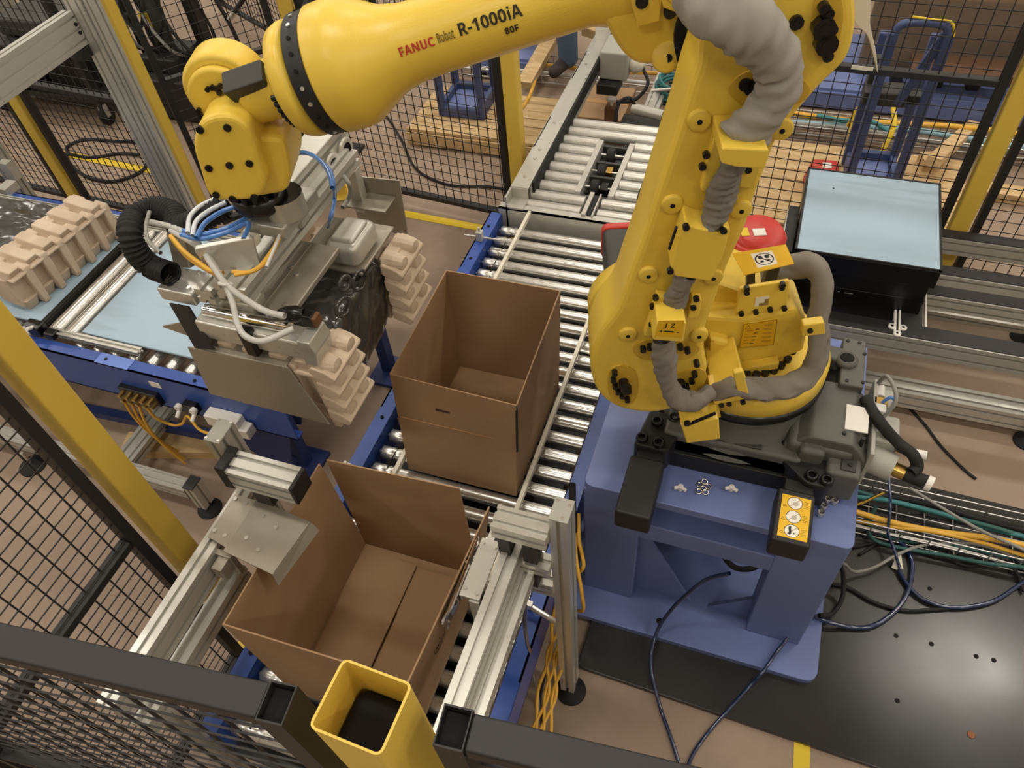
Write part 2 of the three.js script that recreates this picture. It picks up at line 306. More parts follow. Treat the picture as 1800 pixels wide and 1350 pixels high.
{ // motor box at the far end of the conveyor rail
  const t = thing('motor_box', 'grey motor housing with white connector on the far end of conveyor rail', 'motor');
  obj('housing', [bx(-1.02, -.86, .5, .66, -4.2, -3.98, .012)], M.greyLight, t);
  obj('base', bx(-1.02, -.9, .44, .5, -4.06, -3.92, .006), M.black, t);
  obj('end_cap', lathe([[.001, 0], [.05, .02], [.055, .5], [.03, 1], [.001, 1]], [-.86, .57, -4.08], [-.78, .56, -4.06], 18), M.cream, t);
  obj('bracket', [bx(-1.1, -1.03, .62, .7, -4.24, -4.2), bx(-1.1, -1.03, .69, .7, -4.3, -4.2)], M.white, t);
  obj('cable', tube([[-.79, .55, -4.06], [-.74, .5, -3.98], [-.8, .43, -3.92], [-.9, .42, -3.9]], .01, 24), M.rubber, t);
}
// ---------- belt conveyor on the left ----------
{
  const t = thing('belt_conveyor', 'belt conveyor with pale blue belts and blue side rails at left', 'conveyor');
  const X0 = -4.9, X1 = -1.5;
  obj('side_rail', [bx(X0, X1, .594, .6, -1.352, -1.3), bx(X0, X1, .4, .6, -1.306, -1.3), bx(X0, X1, .4, .406, -1.34, -1.3)], M.blueRail, t);
  obj('side_rail', [bx(X0, X1, .594, .6, -2.16, -2.11), bx(X0, X1, .4, .6, -2.16, -2.154), bx(X0, X1, .4, .6, -2.116, -2.11)], M.blueRail, t);
  const pad = obj('blue_pad', bx(-2.36, -2.2, .6, .602, -1.352, -1.3), std(0x6b86cf, .5), t);
  obj('edge_strip', [alu(.02, .03, 'x', X0, X1, -2.085, .62, 1, 1), alu(.02, .03, 'x', X0, X1, -2.06, .61, 1, 1)], M.alu, t);
  obj('edge_strip', [alu(.03, .02, 'x', -2.62, -2.19, -1.385, .617, 1, 1)], M.alu, t);
  for (const [a, b] of [[X0, -2.7], [-2.5, -1.52]]) {
    obj('belt', uvm(bx(a, b, .612, .624, -2.045, -1.41, .004)), M.belt, t);
    obj('belt_bed', bx(a + .01, b - .01, .6, .612, -2.03, -1.43), M.greyDark, t);
  }
  for (const x of [-2.635, -2.555]) obj('drum_roller', lathe([[.01, -.02], [.01, 0], [.032, .003], [.032, .997], [.01, 1], [.01, 1.02]], [x, .6, -1.39], [x, .6, -2.05], 24), M.steel, t);
  obj('gap_bar', [bx(-2.705, -2.685, .6, .635, -2.05, -1.39, .004), bx(-2.684, -2.676, .6, .63, -2.05, -1.39)], M.black, t);
  const rg = lathe([[.006, -.03], [.006, 0], [.0242, .002], [.0242, .998], [.006, 1], [.006, 1.03]], [0, 0, -1.365], [0, 0, -2.1], 16);
  for (let x = -4.8; x < -1.53; x += .0885) { if (x > -2.7 && x < -2.5) continue; const r = obj('roller', rg, M.steel, t); r.position.set(x, .572, 0); }
  obj('bearing_block', [cb([-2.7, .63, -1.375], [.08, .05, .05], .006), cb([-2.62, .62, -1.37], [.05, .03, .04], .006)], M.blackGloss, t);
  for (const [x, y] of [[-2.73, .64], [-2.69, .65]]) obj('fitting', [rod([x, y, -1.36], [x + .01, y + .02, -1.33], .008), rod([x, y, -1.33], [x, y, -1.32], .012, 6)], M.white, t);
  for (const x of [-4.3, -2.95]) for (const z of [-1.34, -2.12]) obj('leg', [bx(x - .03, x + .03, .02, .4, z - .03, z + .03), bx(x - .06, x + .06, 0, .02, z - .06, z + .06)], M.blueRail, t);
  // right-hand stand: gusset plate, strut and foot
  obj('gusset', [ext(shapeOf([[-2.0, .4], [-1.55, .4], [-1.62, .16], [-1.75, .14]]), -1.325, -1.315), ext(shapeOf([[-1.95, .4], [-1.6, .4], [-1.66, .2], [-1.75, .18]]), -1.5, -1.49)], M.blueDark, t);
  obj('leg', [bar([-1.66, .02, -1.42], [-1.66, .42, -1.42], .05, .05), bar([-1.66, .03, -1.42], [-1.9, .38, -1.36], .05, .04), bx(-1.74, -1.58, 0, .02, -1.5, -1.34)], M.blueDark, t);
  obj('leg', [bar([-1.53, .02, -2.02], [-1.53, .42, -2.02], .05, .05), bx(-1.6, -1.42, 0, .02, -2.1, -1.92)], M.blueDark, t);
  obj('cross_brace', bar([-2.95, .1, -1.34], [-1.66, .08, -1.42], .04, .04), M.blueDark, t);
  // connector strip with bolts under the rail
  const cs = obj('connector_strip', cb([-2.2, .46, -1.29], [.19, .07, .03], .006), M.blackGloss, t);
  for (let i = 0; i < 5; i++) for (const j of [0, 1]) obj('connector', rod([-2.27 + i * .036, .475 - j * .03, -1.275], [-2.27 + i * .036, .475 - j * .03, -1.245], .009, 8), M.brass, cs);
  obj('sensor_bracket', [cb([-1.95, .47, -1.285], [.06, .05, .035], .004)], M.blackGloss, t);
  for (const x of [-1.985, -1.915]) obj('wing_bolt', [rod([x, .48, -1.27], [x, .46, -1.23], .008), rod([x, .49, -1.27], [x, .49, -1.25], .014, 6)], M.white, t);
  obj('motor_plate', [cb([-1.79, .46, -1.275], [.15, .06, .05], .004), cb([-1.7, .43, -1.27], [.04, .05, .05], .004)], M.white, t);
  obj('rail_label', bx(-2.12, -2.07, .53, .56, -1.3, -1.298), M.white, t);
  for (const x of [-3.5, -2.32, -1.9, -1.72]) obj('bolt_head', rod([x, .6, -1.325], [x, .605, -1.325], .007, 6), M.hole, t);
}
{
  const y = (n, pts, r = .006, m = M.orangeCable, c = 'cable') => tag(obj('cable', tube(pts, r, pts.length * 10), m), n, c);
  y('yellow cable from connector strip looping under the left conveyor rail', [[-2.163, .44, -1.255], [-2.16, .36, -1.26], [-2.12, .3, -1.28], [-2.06, .33, -1.28], [-1.98, .42, -1.27], [-1.92, .4, -1.24], [-1.84, .42, -1.22], [-1.77, .42, -1.22], [-1.74, .36, -1.22], [-1.79, .33, -1.215], [-1.82, .38, -1.21], [-1.77, .42, -1.205], [-1.68, .38, -1.22]]);
  y('leftmost of three short yellow cables dropping from left connector strip', [[-2.27, .44, -1.255], [-2.275, .35, -1.25], [-2.26, .2, -1.26], [-2.22, .02, -1.3]]);
  y('middle of three short yellow cables dropping from left connector strip', [[-2.235, .44, -1.255], [-2.25, .33, -1.25], [-2.24, .18, -1.26], [-2.2, .02, -1.28]]);
  y('rightmost of three short yellow cables dropping from left connector strip', [[-2.2, .44, -1.255], [-2.22, .32, -1.245], [-2.225, .18, -1.25], [-2.18, .02, -1.26]]);
}

// ---------- cardboard boxes ----------
// walls: quads from bottom to top, each a thin slab
function slab(a, b, c, d, t = .004) { // quad a,b,c,d -> thickened slab
  const n = V(b).sub(V(a)).cross(V(d).sub(V(a))).normalize().multiplyScalar(t / 2);
  const P = [a, b, c, d].map(V), f = P.map(p => p.clone().add(n)), k = P.map(p => p.clone().sub(n)), pos = [];
  const q = (w, x, y, z) => pos.push(...w.toArray(), ...x.toArray(), ...y.toArray(), ...w.toArray(), ...y.toArray(), ...z.toArray());
  q(f[0], f[1], f[2], f[3]); q(k[3], k[2], k[1], k[0]);
  for (let i = 0; i < 4; i++) { const j = (i + 1) % 4; q(k[i], k[j], f[j], f[i]); }
  const g = new THREE.BufferGeometry(); g.setAttribute('position', new THREE.BufferAttribute(new Float32Array(pos), 3)); g.setAttribute('uv', new THREE.BufferAttribute(new Float32Array(pos.length / 3 * 2), 2)); g.computeVertexNormals(); return uvm(g, 1);
}
{
  const t = thing('cardboard_box', 'open empty cardboard box standing on the rollers beside the robot', 'box');
  const y0 = .504, y1 = .985, x0 = -.985, x1 = -.585, z0 = -1.735, z1 = -1.243, X0 = -.972, X1 = -.555, Z0 = -1.755, Z1 = -1.272;
  obj('side_wall', slab([x0, y0, z0], [x0, y0, z1], [X0 + .005, y1, Z1], [X0 - .006, y1, Z0]), M.card, t);
  obj('side_wall', slab([x1, y0, z1], [x1, y0, z0], [X1 - .016, y1, Z0], [X1, y1, Z1 + .01]), M.card, t);
  const fw = obj('end_wall', slab([x0, y0, z1], [x1, y0, z1], [X1, y1, Z1 + .012], [X0 + .005, y1, Z1]), M.card, t);
  obj('end_wall', slab([x1, y0, z0], [x0, y0, z0], [X0 - .006, y1, Z0], [X1 - .016, y1, Z0]), M.card, t);
  obj('bottom', bx(x0, x1, y0, y0 + .006, z0, z1), M.card, t);
  obj('bottom_flap', [bx(x0 + .01, x1 - .01, y0 + .008, y0 + .012, z0 + .01, z0 + .23), bx(x0 + .01, x1 - .01, y0 + .008, y0 + .012, z1 - .23, z1 - .01)], M.card, t);
  // handhold slit and the dark open corner seam
  obj('handhold_slit', bx(-.828, -.78, .870, .879, -1.264, -1.2555, .002), std(0x4a3524, .9), fw);
  obj('corner_seam', bar([-.556, .98, -1.262], [-.566, .76, -1.252], .005, .008), std(0x2c2018, .95), t);
  obj('crease', bar([X0 + .012, .8, -1.25], [X1 - .01, .8, -1.253], .002, .003), M.cardEdge, t);
}
{
  const t = thing('cardboard_box', 'open empty cardboard box held between aluminium rails in the foreground', 'box');
  const y0 = .504, y1 = .985, x0 = -1.0, x1 = -.6, z0 = -.93, z1 = -.44;
  obj('side_wall', slab([x0, y0, z0], [x0, y0, z1], [-1.022, y1, -.428], [-1.02, y1, -.915]), M.card, t);
  const rw = obj('side_wall', slab([x1, y0, z1], [x1, y0, z0], [-.518, y1 - .01, -.925], [-.54, y1 - .01, -.40]), M.card, t);
  obj('end_wall', slab([x1, y0, z0], [x0, y0, z0], [-1.006, y1, -.932], [-.612, y1, -.95]), M.card, t);
  obj('end_wall', slab([x0, y0, z1], [x1, y0, z1], [-.58, y1, -.44], [-1.02, y1, -.43]), M.card, t);
  obj('bottom', bx(x0, x1, y0, y0 + .006, z0, z1), M.card, t);
  obj('bottom_flap', [slab([x0 + .01, .514, z0 + .19], [x1 - .01, .514, z0 + .19], [x1 - .01, .513, z0 + .01], [x0 + .01, .513, z0 + .01])], M.card, t);
  obj('bottom_flap', [slab([x0 + .01, .514, z1 - .02], [x0 + .2, .524, z1 - .03], [x0 + .2, .524, z0 + .03], [x0 + .01, .514, z0 + .02]), slab([x1 - .19, .53, z1 - .03], [x1 - .01, .516, z1 - .02], [x1 - .01, .516, z0 + .03], [x1 - .19, .53, z0 + .04])], M.card, t);
  // printed oval stamp on the outer side of the right wall
  const ring = (rx, ry, w) => { const o = new THREE.Shape(); o.absellipse(0, 0, rx, ry, 0, Math.PI * 2); const h = new THREE.Path(); h.absellipse(0, 0, rx - w, ry - w, 0, Math.PI * 2); o.holes.push(h); return new THREE.ExtrudeGeometry(o, { depth: .0006, bevelEnabled: false, curveSegments: 20 }); };
  const st = [ring(.034, .013, .002)];
  for (let i = -2; i <= 2; i++) st.push(cb([i * .009, 0, .0003], [.0055, .006, .0006]));
  const sg = join(st); sg.rotateX(-.13).rotateY(Math.PI / 2);
  const so = obj('printed_stamp', sg, std(0x3a2a1d, .9), rw); so.position.set(-.5495, .82, -.6);
}
// ---------- box-forming frame ----------
const foot = (t, x, z, m = M.rubber, r = .052) => { const f = obj('foot', lathe([[.001, 0], [r, 0], [r, .25], [r * .55, .7], [.014, 1], [.001, 1]], [x, 0, z], [x, .03, z], 28), m, t); obj('foot_bolt', rod([x, .03, z], [x, .1, z], .008), M.steel, f); return f; };
{
  const t = thing('forming_frame', 'aluminium profile frame with two long rails around the foreground box', 'frame');
  obj('post', alu(.045, .06, 'y', .07, 1.2, -.288, -.84), M.alu, t);
  const cap = obj('post_cap', bx(-.311, -.265, 1.2, 1.206, -.871, -.809, .002), M.greyLight, t);
  for (const [x, z] of [[-.303, -.861], [-.274, -.855], [-.28, -.82]]) obj('screw', rod([x, 1.206, z], [x, 1.208, z], .004, 8), M.steel, cap);
  foot(t, -.284, -.838);
  obj('post', alu(.045, .07, 'y', .07, 1.2, -1.192, -.815), M.alu, t);
  const cap2 = obj('post_cap', bx(-1.215, -1.169, 1.2, 1.206, -.851, -.779, .002), M.greyLight, t);
  for (const [x, z] of [[-1.21, -.845], [-1.174, -.845], [-1.21, -.786], [-1.174, -.786]]) obj('screw', rod([x, 1.206, z], [x, 1.208, z], .004, 8), M.steel, cap2);
  foot(t, -1.192, -.815);
  obj('cross_beam', alu(.06, .05, 'x', -.445, -.311, -.81, 1.13, 2, 1), M.alu, t);
  obj('cross_beam', alu(.045, .04, 'x', -.43, -.311, -.81, .97, 1, 1), M.alu, t);
  obj('cross_beam', alu(.045, .06, 'x', -.47, -.31, -.825, .84, 1, 2), M.alu, t);
  obj('spacer', [bx(-.435, -.405, 1.02, 1.105, -.83, -.785), bx(-.375, -.34, 1.0, 1.105, -.84, -.79), bx(-.37, -.345, .87, .95, -.835, -.79)], M.black, t);
  obj('cross_beam', alu(.068, .07, 'x', -1.14, -.955, -.765, 1.125, 2, 2), M.alu, t);
  obj('end_cap', [bx(-.956, -.945, 1.09, 1.16, -.80, -.731, .003)], M.black, t);
  obj('end_cap', [bx(-1.168, -1.14, 1.08, 1.17, -.802, -.729, .003), bx(-1.1, -1.05, 1.02, 1.09, -.79, -.74)], M.black, t);
  // rails
  obj('rail', alu(.045, .09, 'z', -.84, -.26, -.408, .985, 1, 2), M.alu, t);
  obj('rail', alu(.04, .045, 'z', -.8, -.26, -.372, .93, 1, 1), M.alu, t);
  obj('rail', alu(.045, .09, 'z', -.82, -.18, -1.172, .955, 1, 2), M.alu, t);
  obj('rail', alu(.045, .06, 'z', -.62, -.18, -1.148, .84, 1, 1), M.alu, t);
  for (const [x, z] of [[-.408, -.29], [-1.172, -.24]]) { obj('post', alu(.045, .045, 'y', .07, x < -1 ? .905 : .94, x, z), M.alu, t); foot(t, x, z); }
  // left folding paddle: mounting leaf and bent guide plate
  const pl = [[-1.18, 1.008, -.748], [-1.18, 1.008, -.615], [-1.11, 1.012, -.60], [-1.11, 1.012, -.745]];
  obj('paddle_mount', slab(pl[0], pl[1], pl[2], pl[3], .005), M.plateMetal, t);
  const pad = obj('paddle', [slab([-1.11, 1.012, -.75], [-1.115, 1.012, -.59], [-.965, .998, -.575], [-.945, .998, -.735], .005), slab([-.945, .998, -.735], [-.965, .998, -.575], [-.955, .965, -.565], [-.93, .965, -.735], .005)], M.plateMetal, t);
  for (const [x, z, y] of [[-1.17, -.735, 1.01], [-1.135, -.73, 1.01], [-1.17, -.635, 1.01], [-1.135, -.63, 1.01], [-1.07, -.71, 1.011], [-1.02, -.69, 1.007], [-1.075, -.64, 1.012], [-1.03, -.62, 1.008]]) obj('screw', rod([x, y - .004, z], [x, y + .005, z], .006, 8), M.steel, t);
  obj('paddle_bracket', [bx(-1.15, -1.1, .9, .99, -.6, -.585), bx(-1.14, -1.11, .93, .98, -.585, -.55)], M.plateMetal, t);
  // right folding paddle: plate on the rail and shiny curved guide
  obj('paddle_mount', [bx(-.492, -.44, 1.012, 1.018, -.815, -.655, .002), bx(-.492, -.487, .98, 1.015, -.79, -.66)], M.galv, t);
  for (const g of [bx(-.48, -.462, .98, 1.012, -.85, -.81), bx(-.448, -.434, .98, 1.012, -.85, -.81), bx(-.466, -.44, .85, 1.01, -.665, -.65)]) obj('paddle_block', g, M.galv, t);
  const cp = []; for (let i = 0; i < 6; i++) { const a = i / 6, b = (i + 1) / 6, f = (k) => [-.495 - .028 * Math.sin(k * 2.2), 1.02 - .11 * k]; const A = f(a), B = f(b); cp.push(slab([A[0], A[1], -.80], [A[0], A[1], -.62], [B[0], B[1], -.60], [B[0], B[1], -.82], .004)); }
  obj('paddle', cp, M.chrome, t);
  for (const [x, z] of [[-.482, -.8], [-.45, -.795], [-.482, -.675], [-.45, -.67]]) obj('screw', rod([x, 1.016, z], [x, 1.024, z], .005, 8), M.steel, t);
  for (const [x, z, y] of [[-.52, -.72, .95], [-.518, -.76, .97], [-.522, -.68, .93], [-.515, -.65, .97]]) obj('screw', rod([x, y, z], [x + .012, y + .008, z], .007, 8), M.chrome, t);
}

// ---------- palletising robot ----------
const font = await new FontLoader().loadAsync('fonts/droid/droid_sans_bold.typeface.json');
const fontR = await new FontLoader().loadAsync('fonts/droid/droid_sans_regular.typeface.json');
const text = (s, size, f = font, depth = .0012) => prep(new TextGeometry(s, { font: f, size, depth, curveSegments: 3, bevelEnabled: false }));
{
  const PHI = 18 * D, up = new THREE.Vector3(0, 1, 0);
  const t = thing('industrial_robot', 'big yellow articulated robot arm on dark grey base with grey fabric hoses', 'robot', [.05, .75, -1.61]);
  // parts of the turning arm are modelled in the arm plane (x back, y up, z toward the viewer) and turned by PHI
  const arm = (name, gs, mat, parent = t, rest) => { const g = join(gs).clone(); g.rotateY(PHI); return obj(name, g, mat, parent, rest); };
  const P = (p, w) => [p[0], p[1], w];
  const bolt = (parent, p, w, r = .011, h = .014) => { const q = [p[0], p[1]]; arm('bolt', [rod([...q, w - .004], [...q, w + h], r, 10), rod([...q, w + h], [...q, w + h + .001], r * .55, 6)], M.blackGloss, parent); };
  const boss = (parent, p, w, r = .022) => { arm('boss', lathe([[r, 0], [r, .6], [r * .85, 1], [.001, 1]], P(p, w - .006), P(p, w + .008), 18), M.yellow, parent); arm('hole', rod(P(p, w + .0075), P(p, w + .009), r * .24, 8), M.hole, parent); };
  // --- base casting (does not turn)
  const base = obj('base', [
    ext(shapeOf([[-.22, -.25], [.3, -.25], [.34, -.1], [.34, .16], [.24, .26], [-.17, .26], [-.22, .2]], .03), 0, .09, .006).rotateX(-Math.PI / 2).scale(1, 1, -1).translate(0, .01, 0),
    lathe([[.27, 0], [.26, .1], [.235, .5], [.215, .75], [.215, 1]], [0, .08, 0], [0, .205, 0], 40),
    bx(-.19, .2, .09, .13, .1, .25, .012), bx(.15, .33, .06, .17, -.02, .22, .02),
  ].map(g => { g = prep(g); return g; }), M.grey, t);
  // fix winding of the mirrored plate
  obj('front_skirt', bx(-.16, .19, .0, .07, .255, .272, .004), M.black, t);
  obj('cover_plate', bx(-.05, .09, .125, .135, .12, .24, .012), M.greyDark, t);
  obj('bearing_ring', lathe([[.2, 0], [.225, .05], [.225, .95], [.2, 1]], [0, .205, 0], [0, .235, 0], 40), M.blackGloss, t);
  obj('connector_housing', [ext(shapeOf([[.2, .02], [.42, .02], [.42, .14], [.37, .2], [.26, .2], [.2, .14]], .01), -.02, .2, .006), bx(.32, .41, .02, .14, .12, .262, .012), bx(.24, .31, .05, .17, .12, .23, .015)], M.grey, t);
  { const r = [[0.312,-1.789],[0.378,-1.794],[0.385,-1.598],[0.318,-1.612]], X0 = r[0][0] - .05, X1 = r[1][0] - .05, Z0 = r[0][1] + 1.61, Z1 = r[2][1] + 1.61; const rp = obj('rear_plate', [bx(X0, X1, .06, .22, Z0, Z1, .006), bx(X0 - .06, X0 + .02, .04, .16, Z0 + .02, Z1 - .02, .015)], M.grey, t); for (const [a, b] of [[.2, .08], [.7, .08], [.95, .3], [.95, .9], [.3, .92]]) obj('screw', rod([X0 + (X1 - X0) * a, .219, Z0 + (Z1 - Z0) * b], [X0 + (X1 - X0) * a, .224, Z0 + (Z1 - Z0) * b], .005, 8), M.black, rp); }
  obj('name_plate', bx(.345, .405, .2, .204, .06, .15), M.white, t);
  const tp = obj('lifting_eye', [lathe([[.02, 0], [.032, .2], [.032, .8], [.02, 1]], [.33, .21, -.09], [.33, .235, -.09], 18), bar([.2, .18, -.14], [.32, .21, -.1], .06, .05, .01)], M.grey, t);
  obj('hole', rod([.33, .235, -.09], [.33, .237, -.09], .018, 14), M.hole, tp);
  obj('service_panel', [bx(.355, .395, .137, .145, .15, .245, .003)], M.greyDark, t);
  for (const [x, z] of [[.345, .165], [.395, .17], [.373, .2], [.378, .225]]) obj('screw', rod([x, .14, z], [x, z > .18 ? .15 : .204, z], .006, 8), M.black, t);
  // connectors on the end panel
  const pan = obj('connector_panel', bx(.42, .432, .03, .18, -.08, .2, .003), M.greyLight, t);
  obj('connector', [rod([.43, .1, .15], [.5, .1, .17], .04, 18), cb([.465, .13, .08], [.07, .06, .1], .01)], M.greyLight, pan);
  obj('connector', cb([.455, .13, -.03], [.05, .07, .07], .01), M.greyLight, pan);
  obj('valve', cb([.44, .17, .03], [.03, .03, .03], .004), M.whiteCable, pan); obj('valve', rod([.44, .17, -.02], [.44, .17, -.06], .012), M.whiteCable, pan);
  obj('valve', cb([.44, .17, 0], [.04, .02, .03], .004), M.brass, pan);
  obj('gland', [rod([.5, .1, .17], [.53, .1, .18], .022, 6), rod([.5, .13, .12], [.525, .13, .125], .012, 6)], M.brass, pan);
  obj('plug', [rod([.53, .1, .18], [.59, .1, .195], .02), rod([.525, .13, .125], [.56, .13, .13], .012)], M.rubber, pan);
  obj('plug_collar', rod([.585, .1, .193], [.6, .1, .198], .022), M.white, pan); obj('plug_collar', rod([.545, .13, .127], [.575, .135, .13], .014), M.white, pan);
  obj('air_tube', [tube([[.43, .17, -.07], [.44, .24, -.04], [.47, .22, .02], [.45, .16, .05]], .006, 24)], M.greyCable, pan);
  obj('air_tube', [tube([[.43, .15, .01], [.46, .2, .0], [.48, .17, -.01], [.47, .15, -.02]], .005, 24)], M.blueHose, pan);
  obj('ground_wire', tube([[.41, .06, .2], [.4, .02, .21], [.43, -.03, .23], [.5, .02, .2]], .005, 24), M.brass, pan);
  for (const m of t.children) if (['connector_housing', 'name_plate', 'lifting_eye', 'service_panel', 'connector_panel', 'valve', 'gland', 'plug', 'plug_collar', 'air_tube', 'ground_wire'].includes(m.name) || m.name === 'screw') { m.position.x -= .055; m.position.z += .01; }
  // black mounting heads and fork pockets on the pedestal edge
  for (const [x, s] of [[-.215, 0], [.2, 1]]) {
    const b = obj('fork_pocket', [bx(x - .05, x + .05, .02, .105, s ? .33 : .335, s ? .50 : .535, .008), bx(x - .035, x + .045, .03, .1, .29, .34, .006)], M.black, t);
    const h = obj('mounting_head', [ext(shapeOf([[x - .05 + s * .07, .31], [x + .05 + s * .03, .31], [x + .07 + s * .02, .25], [x + .03, .17], [x - .03 - s * .02, .17], [x - .04 - s * .02, .24]], .015), .02, .12, .006).rotateX(Math.PI / 2).translate(0, .14, 0)], M.black, t);
    for (const [dx, z] of [[-.03 + s * .06, .285], [.02 + s * .05, .29], [0, .215], [.045 - s * .09, .19]]) { obj('bolt', lathe([[.018, 0], [.018, .8], [.015, 1], [.009, 1], [.009, .6]], [x + dx, .11, z], [x + dx, .135, z], 16), M.blackGloss, h); }
    if (s) {
      const sk = obj('warning_sticker', bx(x - .036, x + .04, .105, .1065, .352, .486), new THREE.MeshStandardMaterial({ roughness: .5, map: canvasTex(256, 448, (c, w, h) => {
        c.fillStyle = '#e6b71e'; c.fillRect(0, 0, w, h);
        for (let i = 0; i < 3; i++) { const y = 75 + i * 148; c.fillStyle = '#ece7da'; c.beginPath(); c.arc(118, y, 64, 0, 7); c.fill(); c.strokeStyle = '#5a4a35'; c.lineWidth = 6; c.stroke(); c.strokeStyle = '#8a6a50'; c.lineWidth = 5; c.beginPath(); c.moveTo(76, y + 44); c.lineTo(160, y - 44); c.stroke(); if (i < 2) { c.fillStyle = '#b9b2a2'; c.beginPath(); c.arc(124, y + 6, 24, 0, 7); c.fill(); } else { c.strokeStyle = '#1c1c1c'; c.lineWidth = 22; c.beginPath(); c.moveTo(102, y - 46); c.bezierCurveTo(90, y - 6, 120, y, 96, y + 40); c.stroke(); c.fillStyle = '#1c1c1c'; c.beginPath(); c.arc(138, y + 22, 9, 0, 7); c.fill(); } }
        c.fillStyle = '#8a6a10'; for (let i = 0; i < 3; i++) for (let k = 0; k < 5; k++) c.fillRect(196, 40 + i * 148 + k * 16, 44 - (k % 3) * 8, 5);
        c.strokeStyle = '#5a4200'; c.lineWidth = 4; for (let i = 0; i < 3; i++) { c.beginPath(); c.moveTo(14, 130 + i * 140); c.lineTo(30, 104 + i * 140); c.lineTo(46, 130 + i * 140); c.closePath(); c.stroke(); }
      }) }), b);
      const u = sk.geometry.attributes.uv, p = sk.geometry.attributes.position; sk.geometry.computeBoundingBox(); const bb = sk.geometry.boundingBox;
      for (let i = 0; i < u.count; i++) u.setXY(i, (p.getX(i) - bb.min.x) / (bb.max.x - bb.min.x), 1 - (p.getZ(i) - bb.min.z) / (bb.max.z - bb.min.z));
    }
  }
  // --- turret
  const tur = arm('turret', [lathe([[.2, 0], [.222, .06], [.222, .7], [.21, .9], [.16, 1], [.001, 1]], [0, .235, 0], [0, .31, 0], 44),
    ext(shapeOf([[-0.17,0.511],[-0.076,0.497],[0.062,0.526],[0.107,0.465],[0.117,0.362],[0.053,0.324],[-0.046,0.3],[-0.131,0.183],[-0.226,0.162]], .012), -.08, .09, .012),
    ext(shapeOf([[-0.155,0.457],[-0.1,0.436],[-0.046,0.163],[-0.125,0.113]], .01), -.1, .12, .012),
    ext(shapeOf([[-0.045,0.347],[0.146,0.359],[0.193,0.134],[-0.008,0.091]], .02), -.14, -.06, .012)], M.yellow);
  for (const p of [[0.054,-1.477],[0.079,-1.482],[0.102,-1.495],[0.123,-1.511],[0.14,-1.534],[0.154,-1.562],[0.164,-1.598]]) { const x = p[0] - .05, z = p[1] + 1.61; obj('bolt', rod([x, .285, z], [x, .322, z], .0115, 10), M.blackGloss, tur); }
  arm('skirt_step', ext(shapeOf([[-0.125,0.332],[-0.096,0.35],[-0.054,0.328],[0.047,0.351],[0.049,0.323],[-0.088,0.291],[-0.115,0.293]], .004), .09, .12, .004), M.yellow, tur);
  const lab = (gs, mat, parent, name, w) => arm(name, gs, mat, parent);
  // instruction plate on the turret side
  const plateMat = (draw, w = 256, h = 256, bg = '#d8a91c') => new THREE.MeshStandardMaterial({ roughness: .5, map: canvasTex(w, h, (c) => { c.fillStyle = bg; c.fillRect(0, 0, w, h); draw(c, w, h); }) });
  function decal(name, q, w, mat, parent, off = .002) { // q: 4 arm-plane points tl, tr, br, bl
    const g = new THREE.BufferGeometry(), v = [q[3], q[2], q[1], q[3], q[1], q[0]], uv = [0, 0, 1, 0, 1, 1, 0, 0, 1, 1, 0, 1], f = [], u2 = [...uv];
    for (const p of v) f.push(p[0], p[1], w + off);
    g.setAttribute('position', new THREE.BufferAttribute(new Float32Array(f), 3)); g.setAttribute('uv', new THREE.BufferAttribute(new Float32Array(u2), 2)); g.computeVertexNormals();
    const back = ext(shapeOf(q), w - .002, w + off - .0004); const m = arm(name, [back], M.yellow, parent); arm('print', g, mat, parent); return m;
  }
  decal('instruction_plate', [[-0.066,0.483],[0.02,0.495],[0.028,0.396],[-0.064,0.388]], .093, plateMat((c, w, h) => { c.strokeStyle = '#4a3a08'; c.lineWidth = 3; c.strokeRect(4, 4, w - 8, h - 8); c.beginPath(); c.moveTo(20, 58); c.lineTo(40, 22); c.lineTo(60, 58); c.closePath(); c.stroke(); c.fillStyle = '#6a5310'; for (let i = 0; i < 5; i++) { c.fillRect(26, 80 + i * 32, 60 - i % 2 * 20, 4); c.fillRect(160, 40 + i * 40, 66, 4); c.fillRect(170, 52 + i * 40, 50, 3); c.fillRect(100 - i * 6, 70 + i * 36, 30, 10); } }), tur);
  // hose bracket and no-step sign behind the turret
  const hb = arm('hose_bracket', ext(shapeOf([[-0.097,0.614],[0.021,0.634],[0.034,0.533],[-0.093,0.518]], .005), .088, .1, .003), M.yellow);
  for (const p of [[-0.079,0.605],[-0.081,0.619],[0.005,0.617],[0.005,0.627],[-0.081,0.531],[-0.045,0.535],[-0.01,0.542],[0.025,0.544]]) bolt(hb, p, .102, .007, .008);
  decal('tag', [[-0.053,0.584],[-0.02,0.588],[-0.017,0.556],[-0.051,0.552]], .1, plateMat((c, w, h) => { c.fillStyle = '#8f7a3a'; c.fillRect(90, 40, 70, 180); c.fillRect(40, 90, 160, 40); }, 128, 128, '#e4dfc8'), hb);
  { const q = [...[[-0.105,0.652,0.01],[0.023,0.674,0.01]], ...[[0.035,0.658,0.065],[-0.082,0.627,0.065]]]; // tilted sign plate facing up
    const pts = q;
    const g = new THREE.BufferGeometry(), o = [3, 2, 1, 3, 1, 0], uv = { 3: [0, 0], 2: [1, 0], 1: [1, 1], 0: [0, 1] }; const f = [], u = [];
    // slab body and printed face just above it
    const A = pts.map(V), n = A[2].clone().sub(A[3]).cross(A[0].clone().sub(A[3])).normalize();
    for (const i of o) { const p = A[i].clone().addScaledVector(n, .0035); f.push(p.x, p.y, p.z); u.push(...uv[i]); }
    g.setAttribute('position', new THREE.BufferAttribute(new Float32Array(f), 3)); g.setAttribute('uv', new THREE.BufferAttribute(new Float32Array(u), 2)); g.computeVertexNormals();
